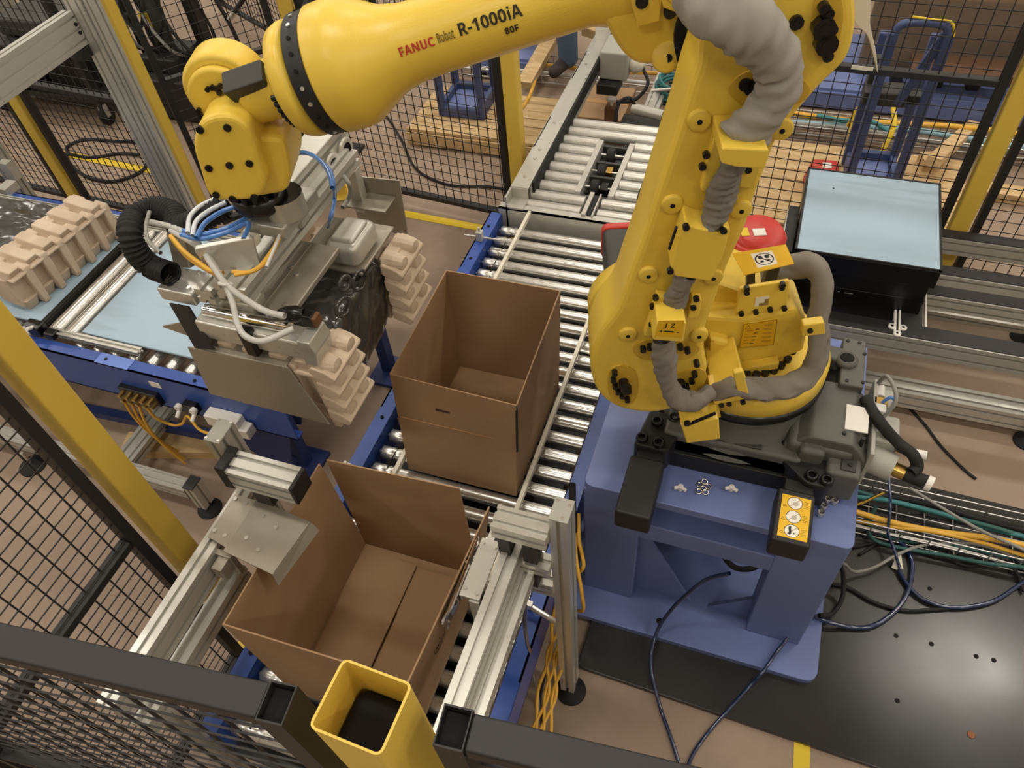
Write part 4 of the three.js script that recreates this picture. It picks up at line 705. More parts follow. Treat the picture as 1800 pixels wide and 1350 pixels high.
// ---------- gripper ----------
{
  const t = thing('robot_gripper', 'aluminium clamp gripper with sheet metal paddles and many cables under the wrist', 'gripper');
  const Y0 = 1.6;
  obj('adapter', [lathe([[.05, 0], [.05, 1]], [-1.1, 1.59, -1.24], [-1.1, 1.645, -1.24], 28), cb([-1.13, 1.575, -1.26], [.11, .035, .17], .006)], M.aluRaw, t);
  obj('hanger_plate', [ext(shapeOf([[-.09, 0], [.05, 0], [.03, -.17], [-.06, -.19]], .01), -.008, .008, .002).rotateY(.55).translate(-1.17, 1.6, -1.1)], M.alu, t);
  // spine along z, the long upper housing with two ports, and the cross heads
  obj('spine', [alu(.09, .045, 'z', -1.62, -1.02, -1.16, 1.5, 2, 1), alu(.05, .045, 'z', -1.5, -1.02, -1.25, 1.47, 1, 1)], M.alu, t);
  const hs = obj('valve_housing', [alu(.11, .15, 'z', -1.67, -1.31, -1.222, 1.495, 2, 4)], M.alu, t);
  obj('housing_cover', bx(-1.282, -1.162, 1.57, 1.582, -1.68, -1.31, .004), M.galv, t);
  for (const z of [-1.63, -1.55]) { const pt = obj('port_bezel', lathe([[.022, 0], [.036, 0], [.036, .8], [.03, 1], [.022, 1]], [-1.168, 1.51, z], [-1.155, 1.51, z], 22), M.galv, t); obj('port', rod([-1.168, 1.51, z], [-1.158, 1.51, z], .027, 20), M.hole, pt); }
  obj('cross_head', [bx(-1.31, -.985, 1.33, 1.39, -1.06, -1.0, .006)], M.alu, t);
  obj('cross_head_end', ext(shapeOf([[-1.0, 1.32], [-.965, 1.32], [-.955, 1.37], [-.965, 1.405], [-1.0, 1.405]], .004), -1.075, -.995, .003), M.alu, t);
  obj('cylinder', rod([-1.29, 1.402, -1.035], [-1.04, 1.402, -1.035], .016, 14), M.chrome, t);
  obj('cylinder_body', cb([-1.22, 1.41, -1.08], [.14, .05, .06], .008), M.aluRaw, t);
  obj('centre_plate', [bx(-1.21, -1.05, 1.40, 1.418, -1.33, -1.06, .004), bx(-1.16, -1.157, 1.418, 1.421, -1.32, -1.07), bx(-1.135, -1.132, 1.418, 1.421, -1.32, -1.07)], M.plateMetal, t);
  for (const [x, z] of [[-1.16, -1.08], [-1.08, -1.09], [-1.11, -1.2], [-1.14, -1.22]]) obj('screw', rod([x, 1.417, z], [x, 1.423, z], .006, 8), M.steel, t);
  // left outrigger with block and black strap
  obj('outrigger', [bx(-1.43, -1.32, 1.40, 1.44, -1.13, -1.04, .005), bar([-1.34, 1.42, -1.1], [-1.2, 1.40, -1.14], .05, .04, .004)], M.alu, t);
  obj('outrigger_post', [bar([-1.41, 1.43, -1.15], [-1.42, 1.55, -1.2], .05, .06, .006)], M.plateMetal, t);
  for (const [x, z] of [[-1.41, -1.12], [-1.35, -1.12], [-1.34, -1.06], [-1.41, -1.06]]) obj('screw', rod([x, 1.438, z], [x, 1.446, z], .006, 8), M.steel, t);
  obj('strap', [slab([-1.409,1.392,-1.04], [-1.336,1.407,-1.03], [-1.266,1.315,-0.982], [-1.333,1.301,-0.984], .006)], M.black, t);
  obj('clamp_block', cb([-1.25, 1.44, -1.16], [.07, .06, .05], .004), M.blackGloss, t); obj('clamp_block', cb([-1.15, 1.36, -1.0], [.035, .09, .03], .006), M.blackGloss, t);
  // paddles
  obj('paddle', [slab([-1.37, 1.105, -.978], [-.99, 1.095, -.98], [-1.055, 1.30, -.988], [-1.354, 1.302, -.98], .004), bx(-1.34, -1.06, 1.297, 1.302, -1.06, -.985, .002), ext(shapeOf([[-1.46, 1.315], [-1.35, 1.295], [-1.25, 1.30], [-1.28, 1.34], [-1.38, 1.35]], .01), -1.02, -1.016)], M.plateMetal, t);
  obj('paddle', [slab([-1.2, 1.2, -1.655], [-1.04, 1.2, -1.665], [-1.03, 1.4, -1.668], [-1.21, 1.4, -1.658], .004), bx(-1.19, -1.05, 1.34, 1.346, -1.66, -1.58, .002)], M.plateMetal, t);
  obj('paddle_arm', [bx(-1.18, -1.14, 1.3, 1.45, -1.65, -1.615, .004)], M.alu, t);
  obj('valve_cover', [bx(-1.10, -1.0, 1.35, 1.425, -1.46, -1.32, .022), bx(-1.085, -1.015, 1.41, 1.435, -1.44, -1.34, .01)], M.galv, t);
  obj('valve_plate', [bx(-1.2, -.99, 1.342, 1.352, -1.52, -1.31, .003)], M.plateMetal, t);
  obj('solenoid', [cb([...[-1.135,1.53,-1.3]], [.06, .05, .05], .008), cb([...[-1.123,1.56,-1.286]], [.04, .02, .03], .004)], M.aluRaw, t);
  obj('manifold', [bar([-1.19,1.5,-1.31], [-1.181,1.5,-1.216], .03, .02, .003)], M.blackGloss, t);
  obj('fitting', [cb([-1.179,1.55,-1.125], [.075, .02, .025], .006)], M.cream, t); obj('fitting', cb([-1.17,1.56,-1.155], [.05, .025, .03], .006), M.cream, t); obj('fitting', cb([-1.202,1.55,-1.104], [.035, .035, .03], .008), M.cream, t);
  // sensor
  const se = obj('sensor', [lathe([[.012, 0], [.02, .3], [.022, .7], [.014, 1]], [-1.061,1.44,-1.039], [-0.999,1.44,-1.055], 14), cb([-0.987,1.43,-1.053], [.035, .035, .03], .006)], M.blackGloss, t); obj('sensor_face', cb([-0.967,1.43,-1.054], [.012, .03, .03], .003), M.brown, se);
}
{
  const c = (label, pts, r, m, cat = 'cable', name = 'cable', seg) => tag(obj(name, tube(pts, r, seg || pts.length * 10, 10), m), label, cat);
  // black ribbed hose loop left of the wrist
  const hp = [[-1.27,1.59,-1.22], ...[[-1.373,1.56,-1.156],[-1.424,1.56,-1.196],[-1.49,1.56,-1.204],[-1.517,1.56,-1.164],[-1.49,1.56,-1.1]], ...[[-1.481,1.52,-1.083]], ...[[-1.469,1.47,-1.087],[-1.389,1.47,-1.071]]];
  const t = thing('corrugated_hose', 'thick black ribbed hose looping at the left end of the gripper', 'hose');
  const cv = new THREE.CatmullRomCurve3(hp.map(V), false, 'centripetal');
  const seg = 200, tg = new THREE.TubeGeometry(cv, seg, .03, 16, false), p = tg.attributes.position, n = tg.attributes.normal;
  for (let i = 0; i < p.count; i++) { const k = Math.floor(i / 17), d = (k % 4 < 2 ? .0022 : -.0022); p.setXYZ(i, p.getX(i) + n.getX(i) * d, p.getY(i) + n.getY(i) * d, p.getZ(i) + n.getZ(i) * d); }
  tg.computeVertexNormals(); obj('sleeve', tg, M.rubber, t);
  obj('inner_ring', new THREE.TorusGeometry(.017, .01, 8, 20).applyQuaternion(new THREE.Quaternion().setFromUnitVectors(new THREE.Vector3(0, 0, 1), cv.getTangent(0))).translate(...hp[0]), M.blackGloss, t);
  obj('wire_tie', tube([[-1.443,1.6,-1.147],[-1.411,1.6,-1.09],[-1.368,1.6,-1.045],[-1.313,1.6,-1.016]], .005, 30), M.greyCable, t);
  c('pale grey cable from hose mouth down to the black sensor on gripper', [[-1.445,1.575,-1.137],[-1.361,1.575,-1.13],[-1.28,1.575,-1.098],[-1.193,1.575,-1.034],[-1.123,1.575,-0.985],[-1.05,1.575,-0.951],[-0.976,1.575,-0.927],[-0.931,1.575,-0.925]], .0075, M.cableGrey);
  c('grey cable branching from the tie down to the near clamp cylinder', [[-1.378,1.57,-1.125],[-1.252,1.57,-1.078],[-1.145,1.57,-1.001],[-1.078,1.57,-0.94],[-1.025,1.57,-0.88],[-0.991,1.57,-0.854],[-0.945,1.57,-0.849],[-0.897,1.57,-0.9]], .007, M.cableGrey);
  c('yellow cable leaving the hose mouth toward the clamp block', [[-1.37,1.565,-1.111],[-1.305,1.565,-1.071],[-1.238,1.565,-1.041],[-1.19,1.565,-1.023],[-1.159,1.565,-1.023]], .006, M.orangeCable);
  c('second yellow cable below the first at hose mouth', [[-1.372,1.55,-1.113],[-1.295,1.55,-1.066],[-1.228,1.55,-1.04],[-1.18,1.55,-1.027]], .0055, M.orangeCable);
  c('yellow cable curving from clamp block up to the solenoid', [[-1.144,1.56,-1.037],[-1.101,1.56,-1.048],[-1.082,1.56,-1.094],[-1.094,1.56,-1.162],[-1.106,1.56,-1.216],[-1.119,1.56,-1.259]], .0055, M.orangeCable);
  c('thin yellow cable running beside the dark bag to the solenoid', [[-1.132,1.56,-1.028],[-1.094,1.56,-1.058],[-1.091,1.56,-1.13],[-1.107,1.56,-1.204],[-1.107,1.56,-1.252]], .0045, M.orangeCable);
  c('thin white wire beside the yellow cables at the solenoid', [[-1.062,1.57,-1.062],[-1.083,1.57,-1.141],[-1.101,1.57,-1.208],[-1.105,1.57,-1.249]], .004, M.whiteCable);
  const b = [[322,405, 350,412, 395,402, 430,385, 452,372], [318,412, 352,420, 400,408, 436,392, 428,420], [330,410, 334,380, 352,362, 382,348], [338,415, 346,388, 368,370, 396,356], [345,418, 360,392, 390,372, 418,362]];
  const bl = ['longest blue air hose from hose mouth up to the wrist flange', 'blue air hose dropping onto the cream fitting', 'leftmost of three blue air hoses arching toward the wrist', 'middle of three blue air hoses arching toward the wrist', 'rightmost of three blue air hoses arching toward the wrist'];
  const bp = [[[-1.31,1.6,-1.103],[-1.261,1.6,-1.099],[-1.211,1.6,-1.134],[-1.182,1.6,-1.179],[-1.167,1.6,-1.212]], [[-1.306,1.6,-1.088],[-1.248,1.6,-1.085],[-1.196,1.6,-1.124],[-1.165,1.6,-1.167],[-1.143,1.6,-1.111]], [[-1.28,1.61,-1.086],[-1.314,1.61,-1.145],[-1.313,1.61,-1.187],[-1.289,1.61,-1.226]], [[-1.263,1.61,-1.08],[-1.287,1.61,-1.134],[-1.279,1.61,-1.177],[-1.257,1.61,-1.215]], [[-1.249,1.61,-1.076],[-1.261,1.61,-1.131],[-1.245,1.61,-1.18],[-1.218,1.61,-1.21]]];
  void b; bp.forEach((q, i) => c(bl[i], q, .0058, i === 2 || i === 3 ? M.clearHose : M.blueHose, 'hose', 'air_hose'));
  c('blue air hose curving over the ribbed housing to valve cover', [[-1.153,1.66,-1.371],[-1.114,1.66,-1.39],[-1.063,1.66,-1.371],[-1.008,1.66,-1.322],[-0.972,1.66,-1.271]], .0055, M.blueHose, 'hose', 'air_hose');
  c('second blue air hose dropping to the valve cover', [...[[-1.073,1.65,-1.384],[-1.02,1.65,-1.346],[-0.984,1.65,-1.295]], ...[[-1.018,1.58,-1.327],[-0.995,1.58,-1.266]], ...[[-1.07,1.48,-1.333]]], .0055, M.blueHose, 'hose', 'air_hose');
  c('grey hose from port bezel to the rounded valve cover', [...[[-1.02,1.6,-1.396],[-0.99,1.6,-1.366]], ...[[-1.053,1.5,-1.43],[-1.051,1.5,-1.393]]], .006, M.greyCable, 'hose', 'air_hose');
  tag(obj('cable_tie', new THREE.TorusGeometry(.014, .004, 8, 16).rotateX(.9).translate(...[-1.121,1.575,-0.983]), M.whiteCable), 'white cable tie binding the grey cables on the gripper', 'cable tie');
}

// ---------- black cabinet with pale blue top on aluminium frame ----------
{
  const t = thing('machine_cabinet', 'black cabinet with pale blue belt top resting on the aluminium beams', 'cabinet');
  const x0 = .15, x1 = .665, z0 = -2.985, z1 = -2.44;
  obj('top_sheet', [uvm(bx(x0 + .008, x1 - .008, .742, .75, z0 + .008, z1 - .006, .002))], std(0xffffff, .5, 0, { map: tBelt }), t);
  obj('carcass', [bx(x0, x1, .66, .742, z0, z1, .004), bx(x0 + .012, x1 - .012, .58, .66, z0 + .012, z1 - .016, .003), bx(x0 + .004, x1 - .006, .44, .58, z0 + .008, z1 - .024, .003)], M.blackGloss, t);
  obj('rim', [bx(x0, x1, .742, .752, z1 - .006, z1, .001), bx(x0, x1, .742, .752, z0, z0 + .008), bx(x0, x0 + .008, .742, .752, z0, z1), bx(x1 - .008, x1, .742, .752, z0, z1)], M.black, t);
  obj('seam_strip', bx(x0 + .03, x1 - .06, .655, .657, z1 - .014, z1 - .0135), M.greyCable, t);
  obj('seam_strip', bx(x0 + .1, x1 - .08, .575, .577, z1 - .0225, z1 - .022), M.greyCable, t);
  for (const [dx, w] of [[.2, .006], [.225, .03]]) obj('marking', bx(x0 + dx, x0 + dx + w, .552, .556, z1 - .0242, z1 - .0238), M.greyCable, t);
  obj('scuff', rod([x0 + .11, .75, -2.86], [x0 + .11, .7506, -2.86], .004, 8), M.hole, t);
  obj('side_post', [bx(x0 - .045, x0 - .005, .02, .72, -2.75, -2.46, .003)], M.black, t);
  obj('side_edge', bx(x0 - .05, x0 - .045, .3, .7, -2.75, -2.47), M.galv, t);
}
{
  const t = thing('machine_stand', 'aluminium frame with black-topped beams running out right of the cabinet', 'frame');
  const beam = (z, y, w, h, x0 = .12, x1 = 1.9) => { const b = obj('beam', alu(w, h, 'x', x0, x1, z, y - h / 2, 1, Math.max(1, Math.round(h / .045))), M.alu, t); obj('black_cover', bx(x0, x1, y, y + .004, z - w / 2, z + w / 2 - .006), M.frame, b); return b; };
  beam(-2.365, .5, .075, .09); beam(-2.62, .5, .06, .07); beam(-2.755, .5, .06, .12); beam(-3.0, .5, .06, .08);
  for (const x of [.63, 1.75]) { obj('cross_member', alu(.1, .06, 'z', -2.97, -2.40, x, .468, 1, 1), M.alu, t); obj('black_cover', bx(x - .045, x + .045, .498, .503, -2.6, -2.40), M.frame, t); }
  obj('edge_strip', bx(.572, .58, .49, .51, -2.60, -2.33), M.white, t); obj('edge_strip', bx(.588, .594, .49, .512, -2.60, -2.33), M.white, t); obj('edge_strip', bx(.683, .689, .49, .508, -2.60, -2.40), M.white, t);
  for (const [x, z] of [[.565, -2.37], [.605, -2.372], [.585, -2.335]]) obj('slot_nut', lathe([[.006, 0], [.014, .1], [.014, .9], [.006, 1]], [x, .5, z], [x, .512, z], 12), M.white, t);
  obj('low_beam', [alu(.09, .09, 'x', .1, 1.9, -2.42, .1, 2, 2)], M.alu, t);
  obj('low_beam', [alu(.045, .045, 'x', .1, 1.9, -2.95, .1, 1, 1)], M.alu, t);
  for (const [x, z] of [[.1, -2.365], [.1, -2.95], [1.25, -2.99], [1.225, -2.37]]) { obj('post', alu(.045, .045, 'y', .08, .42, x, z), M.alu, t); foot(t, x, z, M.rubber, .05); }
}
// ---------- wire cable tray with cables on the floor plate ----------
{
  const t = thing('cable_tray', 'silver wire basket tray on black plate at right carrying cables', 'cable tray');
  const x0 = .5, x1 = 2.5, zb = -1.915, zf = -1.72, w = (a, b) => rod(a, b, .003, 6);
  for (const [z, y] of [[zb, .12], [zb, .075], [zb, .035], [-1.85, .035], [-1.79, .035], [zf, .035], [zf, .075], [zf, .115]]) obj('long_wire', w([x0, y, z], [x1, y, z]), M.wire, t);
  for (let x = x0 + .03; x < x1; x += .1) obj('cross_wire', join([w([x, .12, zb], [x, .032, zb]), w([x, .032, zb], [x, .032, zf]), w([x, .032, zf], [x, .118, zf])]), M.wire, t);
}
const cab = (label, pts, r, m, cat = 'cable', name = 'cable', seg) => tag(obj(name, tube(pts, r, seg || pts.length * 10, 8), m), label, cat);
{
  const run = (y, z, amp, k, x0 = .52, x1 = 2.5) => { const p = []; for (let i = 0; i <= 12; i++) { const x = x0 + (x1 - x0) * i / 12; p.push([x, y + .012 * Math.sin(i * 1.7 + k * 2), z + amp * Math.sin(i * .9 + k)]); } return p; };
  cab('thick yellow cable lying along the middle of the wire tray', run(.1, -1.775, .012, 1), .011, M.orangeCable);
  cab('second yellow cable against the first in the wire tray', run(.085, -1.755, .014, 2), .008, M.orangeCable);
  cab('teal cable along the back of the wire tray', run(.09, -1.84, .016, 3), .009, M.tealCable);
  cab('dark green cable weaving behind the teal one in tray', run(.08, -1.86, .018, 4.4), .009, M.greenCable);
  cab('white cable at the front edge of the wire tray', run(.06, -1.735, .008, 5), .006, M.whiteCable);
  cab('pale grey cable between yellow and teal ones in tray', run(.07, -1.80, .02, .4), .006, M.greyCable);
  cab('black cable at the very back of the wire tray', run(.06, -1.89, .012, 2.7), .012, M.rubber);
  cab('second dark green cable spilling over the front of tray', [...run(.07, -1.71, .014, 1.9, .9, 2.5).reverse(), ...[[0.698,0.05,-1.689],[0.641,0.05,-1.704],[0.631,0.05,-1.752]], ...[[0.635,0.12,-1.8]]], .0075, M.greenCable);
  cab('navy cable hanging from the tray down to the loops', [...[[0.666,0.16,-1.914]], ...[[0.679,0.14,-1.8]], ...[[0.692,0.08,-1.715],[0.709,0.08,-1.671]], ...[[0.746,0.04,-1.607]]], .006, M.navyHose);
  cab('thin green cable tangled just in front of the wire tray', [...[[0.615,0.04,-1.805],[0.669,0.04,-1.743],[0.759,0.04,-1.728],[0.877,0.04,-1.755],[1.012,0.04,-1.764],[1.162,0.04,-1.769],[1.236,0.04,-1.775]]], .006, M.greenCable);
  cab('thin black cable sagging from the tray middle to the plate', [...[[0.766,0.08,-1.774]], ...[[0.829,0.035,-1.727],[0.935,0.035,-1.703],[1.051,0.035,-1.755],[1.133,0.035,-1.716],[1.155,0.035,-1.642]]], .006, M.rubber);
  cab('grey cable slanting over the yellow ones in the tray', [...[[0.746,0.14,-1.903],[0.864,0.14,-1.842],[0.977,0.14,-1.789]], ...[[1.112,0.12,-1.765],[1.183,0.12,-1.744]]], .006, M.greyCable);
  // loops on the plate
  cab('dark blue hose looping wide on the floor plate beside pedestal', [...[[0.413,0.06,-1.34],[0.496,0.06,-1.318]], ...[[0.588,0.035,-1.331],[0.651,0.035,-1.351],[0.716,0.035,-1.412],[0.764,0.035,-1.493],[0.788,0.035,-1.599],[0.781,0.035,-1.676],[0.747,0.035,-1.724],[0.69,0.035,-1.745]]], .0085, M.navyHose, 'hose', 'hose', 120);
  cab('dark blue hose bending along floor plate toward right edge', [[0.743,0.035,-1.602],[0.777,0.035,-1.549],[0.826,0.035,-1.512],[0.908,0.035,-1.506],[0.993,0.035,-1.537],[1.061,0.035,-1.58],[1.115,0.035,-1.635],[1.158,0.035,-1.684],[1.259,0.035,-1.801]], .0075, M.navyHose, 'hose', 'hose', 100);
  cab('black cable crossing the floor plate behind the hose loops', [[0.476,0.03,-1.477],[0.574,0.03,-1.483],[0.659,0.03,-1.454],[0.754,0.03,-1.45],[0.859,0.03,-1.483],[0.933,0.03,-1.514]], .007, M.rubber, 'cable', 'cable', 80);
  cab('short black cable loop close to the pedestal right edge', [...[[0.467,0.3,-1.436]], ...[[0.537,0.12,-1.48]], ...[[0.553,0.06,-1.424],[0.524,0.06,-1.352]], ...[[0.474,0.1,-1.31]]], .008, M.rubber, 'cable', 'cable', 60);
  cab('grey cable from pedestal corner sagging toward the wire tray', [...[[0.43,0.45,-1.354]], ...[[0.523,0.2,-1.475]], ...[[0.597,0.06,-1.54],[0.654,0.06,-1.576],[0.729,0.06,-1.651],[0.806,0.06,-1.711],[0.903,0.06,-1.752],[0.999,0.06,-1.776],[1.093,0.06,-1.768],[1.207,0.06,-1.737]]], .006, M.greyCable, 'cable', 'cable', 100);
  cab('thin black cable tangle under tray nearest to the pedestal', [[0.584,0.03,-1.656],[0.663,0.03,-1.697],[0.782,0.03,-1.708],[0.899,0.03,-1.707],[0.915,0.03,-1.755],[0.821,0.03,-1.757],[0.702,0.03,-1.726],[0.606,0.03,-1.631]], .0055, M.rubber, 'cable', 'cable', 90);
  cab('thin black cable tangle under tray further right', [[0.742,0.03,-1.733],[0.86,0.03,-1.719],[0.975,0.03,-1.694],[1.006,0.03,-1.71],[1.016,0.03,-1.778],[1.093,0.03,-1.814],[1.164,0.03,-1.739],[1.256,0.03,-1.744]], .0055, M.rubber, 'cable', 'cable', 90);
  cab('black hose bulging out of the robot connectors', [...[[0.387,0.95,-1.578]], ...[[0.427,0.95,-1.505]], ...[[0.494,0.9,-1.48],[0.531,0.9,-1.451]], ...[[0.55,0.87,-1.435],[0.533,0.87,-1.41]]], .017, M.rubber, 'hose', 'hose', 60);
  cab('thin black cable lying on the floor behind the plate', [[0.497,0.006,-2.487],[0.722,0.006,-2.465],[0.826,0.006,-2.364],[0.902,0.006,-2.247],[0.996,0.006,-2.143],[1.028,0.006,-2.118]], .006, M.rubber, 'cable', 'cable', 60);
  tag(obj('cable_label', [bar(V3([0.732,0.05,-1.658]), V3([0.745,0.03,-1.612]), .028, .004), bar(V3([0.736,0.045,-1.637]), V3([0.729,0.03,-1.608]), .02, .004)], M.cream), 'cream paper tag on the navy cable in front of tray', 'tag');
  // hoses in front of the pedestal
  cab('clear navy hose arching from pedestal beam over base plate', [...[[0.136,0.477,-1.18]], ...[[0.076,0.4,-1.18]], ...[[0.026,0.3,-1.16]], ...[[-0.016,0.2,-1.131]], ...[[-0.044,0.11,-1.09]], ...[[-0.049,0.075,-1.025]], ...[[-0.034,0.05,-0.964]], ...[[-0.009,0.03,-0.919]], ...[[0.025,0.01,-0.862],[0.065,0.01,-0.799],[0.101,0.01,-0.738],[0.13,0.01,-0.685]]], .0068, M.navyHose, 'hose', 'hose', 110);
  cab('navy hose running from pedestal right leg to the foreground', [...[[0.415,0.42,-1.31]], ...[[0.419,0.3,-1.289]], ...[[0.415,0.2,-1.272]], ...[[0.397,0.1,-1.231]], ...[[0.356,0.07,-1.154],[0.315,0.07,-1.061]], ...[[0.295,0.03,-1.035],[0.237,0.03,-0.933]], ...[[0.181,0.01,-0.836],[0.146,0.01,-0.752],[0.138,0.01,-0.688]]], .0065, M.navyHose, 'hose', 'hose', 110);
  tag(obj('hose_clamp', bar(V3([0.407,0.075,-1.336]), V3([0.457,0.07,-1.319]), .022, .022, .006), M.blackGloss), 'black clamp holding the hose loop at the pedestal edge', 'clamp');
  cab('green cable seen through the gap under pedestal top plate', [...[[-0.05,0.462,-1.35],[0.024,0.386,-1.35],[0.083,0.366,-1.35],[0.151,0.414,-1.35],[0.206,0.516,-1.35]]], .006, M.greenCable);
  cab('grey cable in the left half of pedestal gap', [...[[-0.15,0.348,-1.36],[-0.106,0.419,-1.36],[-0.066,0.464,-1.36]]], .005, M.greyCable);
  cab('black cable bundle lying inside the pedestal on its pan', [[-.1, .34, -1.55], [.02, .36, -1.42], [.14, .35, -1.38], [.22, .36, -1.5], [.1, .35, -1.62], [.0, .34, -1.5]], .014, M.rubber);
  cab('black cable curling behind the pedestal cross beam', [[.05, .4, -1.35], [.16, .3, -1.3], [.24, .26, -1.36], [.2, .22, -1.5], [.08, .2, -1.45]], .01, M.rubber);
}
function V3(a) { return a; }
// yellow cables between conveyor rail and pedestal
{
  const L = ['left strand', 'second strand', 'middle strand', 'fourth strand', 'right strand'];
  for (let i = 0; i < 5; i++) { const o = i * .012, w = (i % 2 ? 1 : -1) * .012;
    cab('yellow cable, ' + L[i] + ' of the bundle hanging beside blue conveyor rail', [[-.36 + o, .42, -1.0], [-.352 + o + w, .36, -.92], [-.36 + o - w, .28, -.84], [-.35 + o + w, .22, -.74], [-.345 + o - w, .2, -.62], [-.34 + o, .22, -.5], [-.33 + o, .2, -.36]], .0058, M.orangeCable, 'cable', 'cable', 70); }
  cab('yellow cable bowing out right of the frame post', [[-.36, .5, -1.2], [-.33, .52, -1.08], [-.29, .45, -1.0], [-.28, .36, -.98], [-.32, .28, -1.0], [-.36, .26, -.95]], .006, M.orangeCable, 'cable', 'cable', 50);
  cab('second yellow cable bowing out behind the frame post', [[-.36, .53, -1.22], [-.33, .54, -1.12], [-.3, .5, -1.06], [-.33, .44, -1.05], [-.37, .42, -1.0]], .006, M.orangeCable, 'cable', 'cable', 50);
  cab('black cable on the floor left of the round foot', [[-.36, .2, -.8], [-.37, .02, -.76], [-.33, .008, -.68], [-.29, .008, -.62], [-.26, .008, -.55]], .005, M.rubber);
  cab('pale cable dropping to the floor beside blue rail', [[-.4, .36, -.78], [-.385, .2, -.77], [-.38, .05, -.77], [-.37, .008, -.74]], .005, M.greyCable);
  cab('navy air hose curling along the right forming rail', [[-.385, .93, -.80], [-.362, .92, -.74], [-.352, .85, -.70], [-.355, .72, -.70], [-.36, .6, -.72]], .006, M.navyHose, 'hose', 'hose');
  cab('dark cable bundle rising behind the frame post', [[-.37, .1, -1.2], [-.36, .35, -1.18], [-.365, .6, -1.17], [-.38, .7, -1.22]], .012, M.rubber);
}
// side bearings along the right edge of the main conveyor
{ const t = thing('proximity_sensor', 'small silver sensor with cream plug beside the frame post', 'sensor'); obj('body', [rod([-.40, .56, -.86], [-.345, .56, -.845], .01, 12), cb([-.41, .56, -.865], [.02, .03, .02], .003)], M.steel, t); obj('plug', rod([-.345, .56, -.845], [-.31, .56, -.835], .008, 10), M.cream, t); }

// ---------- beyond the fence ----------
function pallet(label, x0, x1, z0, z1, n, y = .0, turn = 0) {
  const t = thing('wooden_pallet', label, 'pallet', [(x0 + x1) / 2, y, (z0 + z1) / 2], turn); const w = x1 - x0, d = z1 - z0;
  for (let i = 0; i < n; i++) { const z = -d / 2 + d * (i + .5) / n; const g = uvm(bx(-w / 2, w / 2, .1, .12, z - d / n * .46, z + d / n * .46, .002)); g.translate(0, (rnd() - .5) * .004, 0); obj('board', g, M.wood, t); }
  for (const x of [-w / 2 + .04, 0, w / 2 - .04]) obj('stringer', uvm(bx(x - .03, x + .03, .0, .1, -d / 2, d / 2)), M.wood, t);
  obj('end_board', uvm(bx(-w / 2, w / 2, .02, .1, d / 2, d / 2 + .012)), M.wood, t);
  return t;
}
pallet('wooden pallet under the left blue cart, behind the fence', -2.24, -1.27, -4.38, -3.84, 6);
pallet('wooden pallet under the right blue cart, behind the cabinet', -.1, 1.0, -4.2, -3.42, 8);
function cart(label, x, y, z, w, d, h, turn) {
  const t = thing('hand_cart', label, 'cart', [x, y, z], turn);
  for (const sx of [-1, 1]) for (const sz of [-1, 1]) obj('upright', bx(sx * w / 2 - .022, sx * w / 2 + .022, 0, sz > 0 ? h : h * .86, sz * d / 2 - .02, sz * d / 2 + .02, .005), M.blueSteel, t);
  obj('deck', bx(-w / 2 + .02, w / 2 - .02, .03, .05, -d / 2 + .02, d / 2 - .02, .004), M.blue, t);
  obj('deck_rim', [bx(-w / 2, w / 2, 0, .06, d / 2 - .02, d / 2 + .02, .005), bx(-w / 2, w / 2, 0, .09, -d / 2 - .02, -d / 2 + .02, .005), bx(-w / 2 - .01, -w / 2 + .02, 0, .09, -d / 2, d / 2, .005), bx(w / 2 - .02, w / 2 + .01, 0, .09, -d / 2, d / 2, .005)], M.blueSteel, t);
  obj('handle', tube([[-w / 2, h - .02, d / 2], [-w / 2 + .02, h + .03, d / 2], [-w / 2 + .06, h + .045, d / 2], [w / 2 - .06, h + .045, d / 2], [w / 2 - .02, h + .03, d / 2], [w / 2, h - .02, d / 2]], .02, 50), M.blueSteel, t);
  obj('shelf_bar', bx(-w / 2, w / 2, h * .42, h * .46, -d / 2 - .015, -d / 2 + .015, .004), M.blueSteel, t);
  return t;
}
cart('blue steel hand cart standing on pallet beyond the yellow post', -1.93, .125, -4.17, .27, .26, 1.15, .02);
const c2 = cart('blue steel hand cart standing behind the cabinet at right', .51, .125, -3.9, .23, .26, .86, .05);
obj('brace', bar([.0, .5, .1], [.1, .86, .12], .04, .03, .004), M.blueSteel, c2);
obj('edge_tape', tube([[-.06, .93, .13], [.04, .925, .14], [.1, .92, .14], [.125, .88, .14], [.128, .7, .14], [.13, .3, .14]], .006, 40), M.tape, c2);
obj('gear_box', [cb([-.06, .52, .05], [.2, .07, .12], .01), cb([-.12, .6, .0], [.06, .16, .06], .008), cb([.08, .5, .02], [.06, .05, .08], .008)], M.greyDark, c2);
{ // red scanner on the pallet
  const t = thing('safety_scanner', 'red safety scanner with white label behind the cabinet top edge', 'scanner', [.27, .125, -3.78], .1);
  obj('housing', [ext(shapeOf([[-.09, 0], [.09, 0], [.07, .13], [-.06, .13]], .02), -.06, .07, .01), ], M.red, t); obj('window', cb([0, .05, .072], [.14, .05, .01], .004), M.blackGloss, t); obj('label', cb([.01, .1315, .0], [.045, .002, .05]), M.white, t);
}
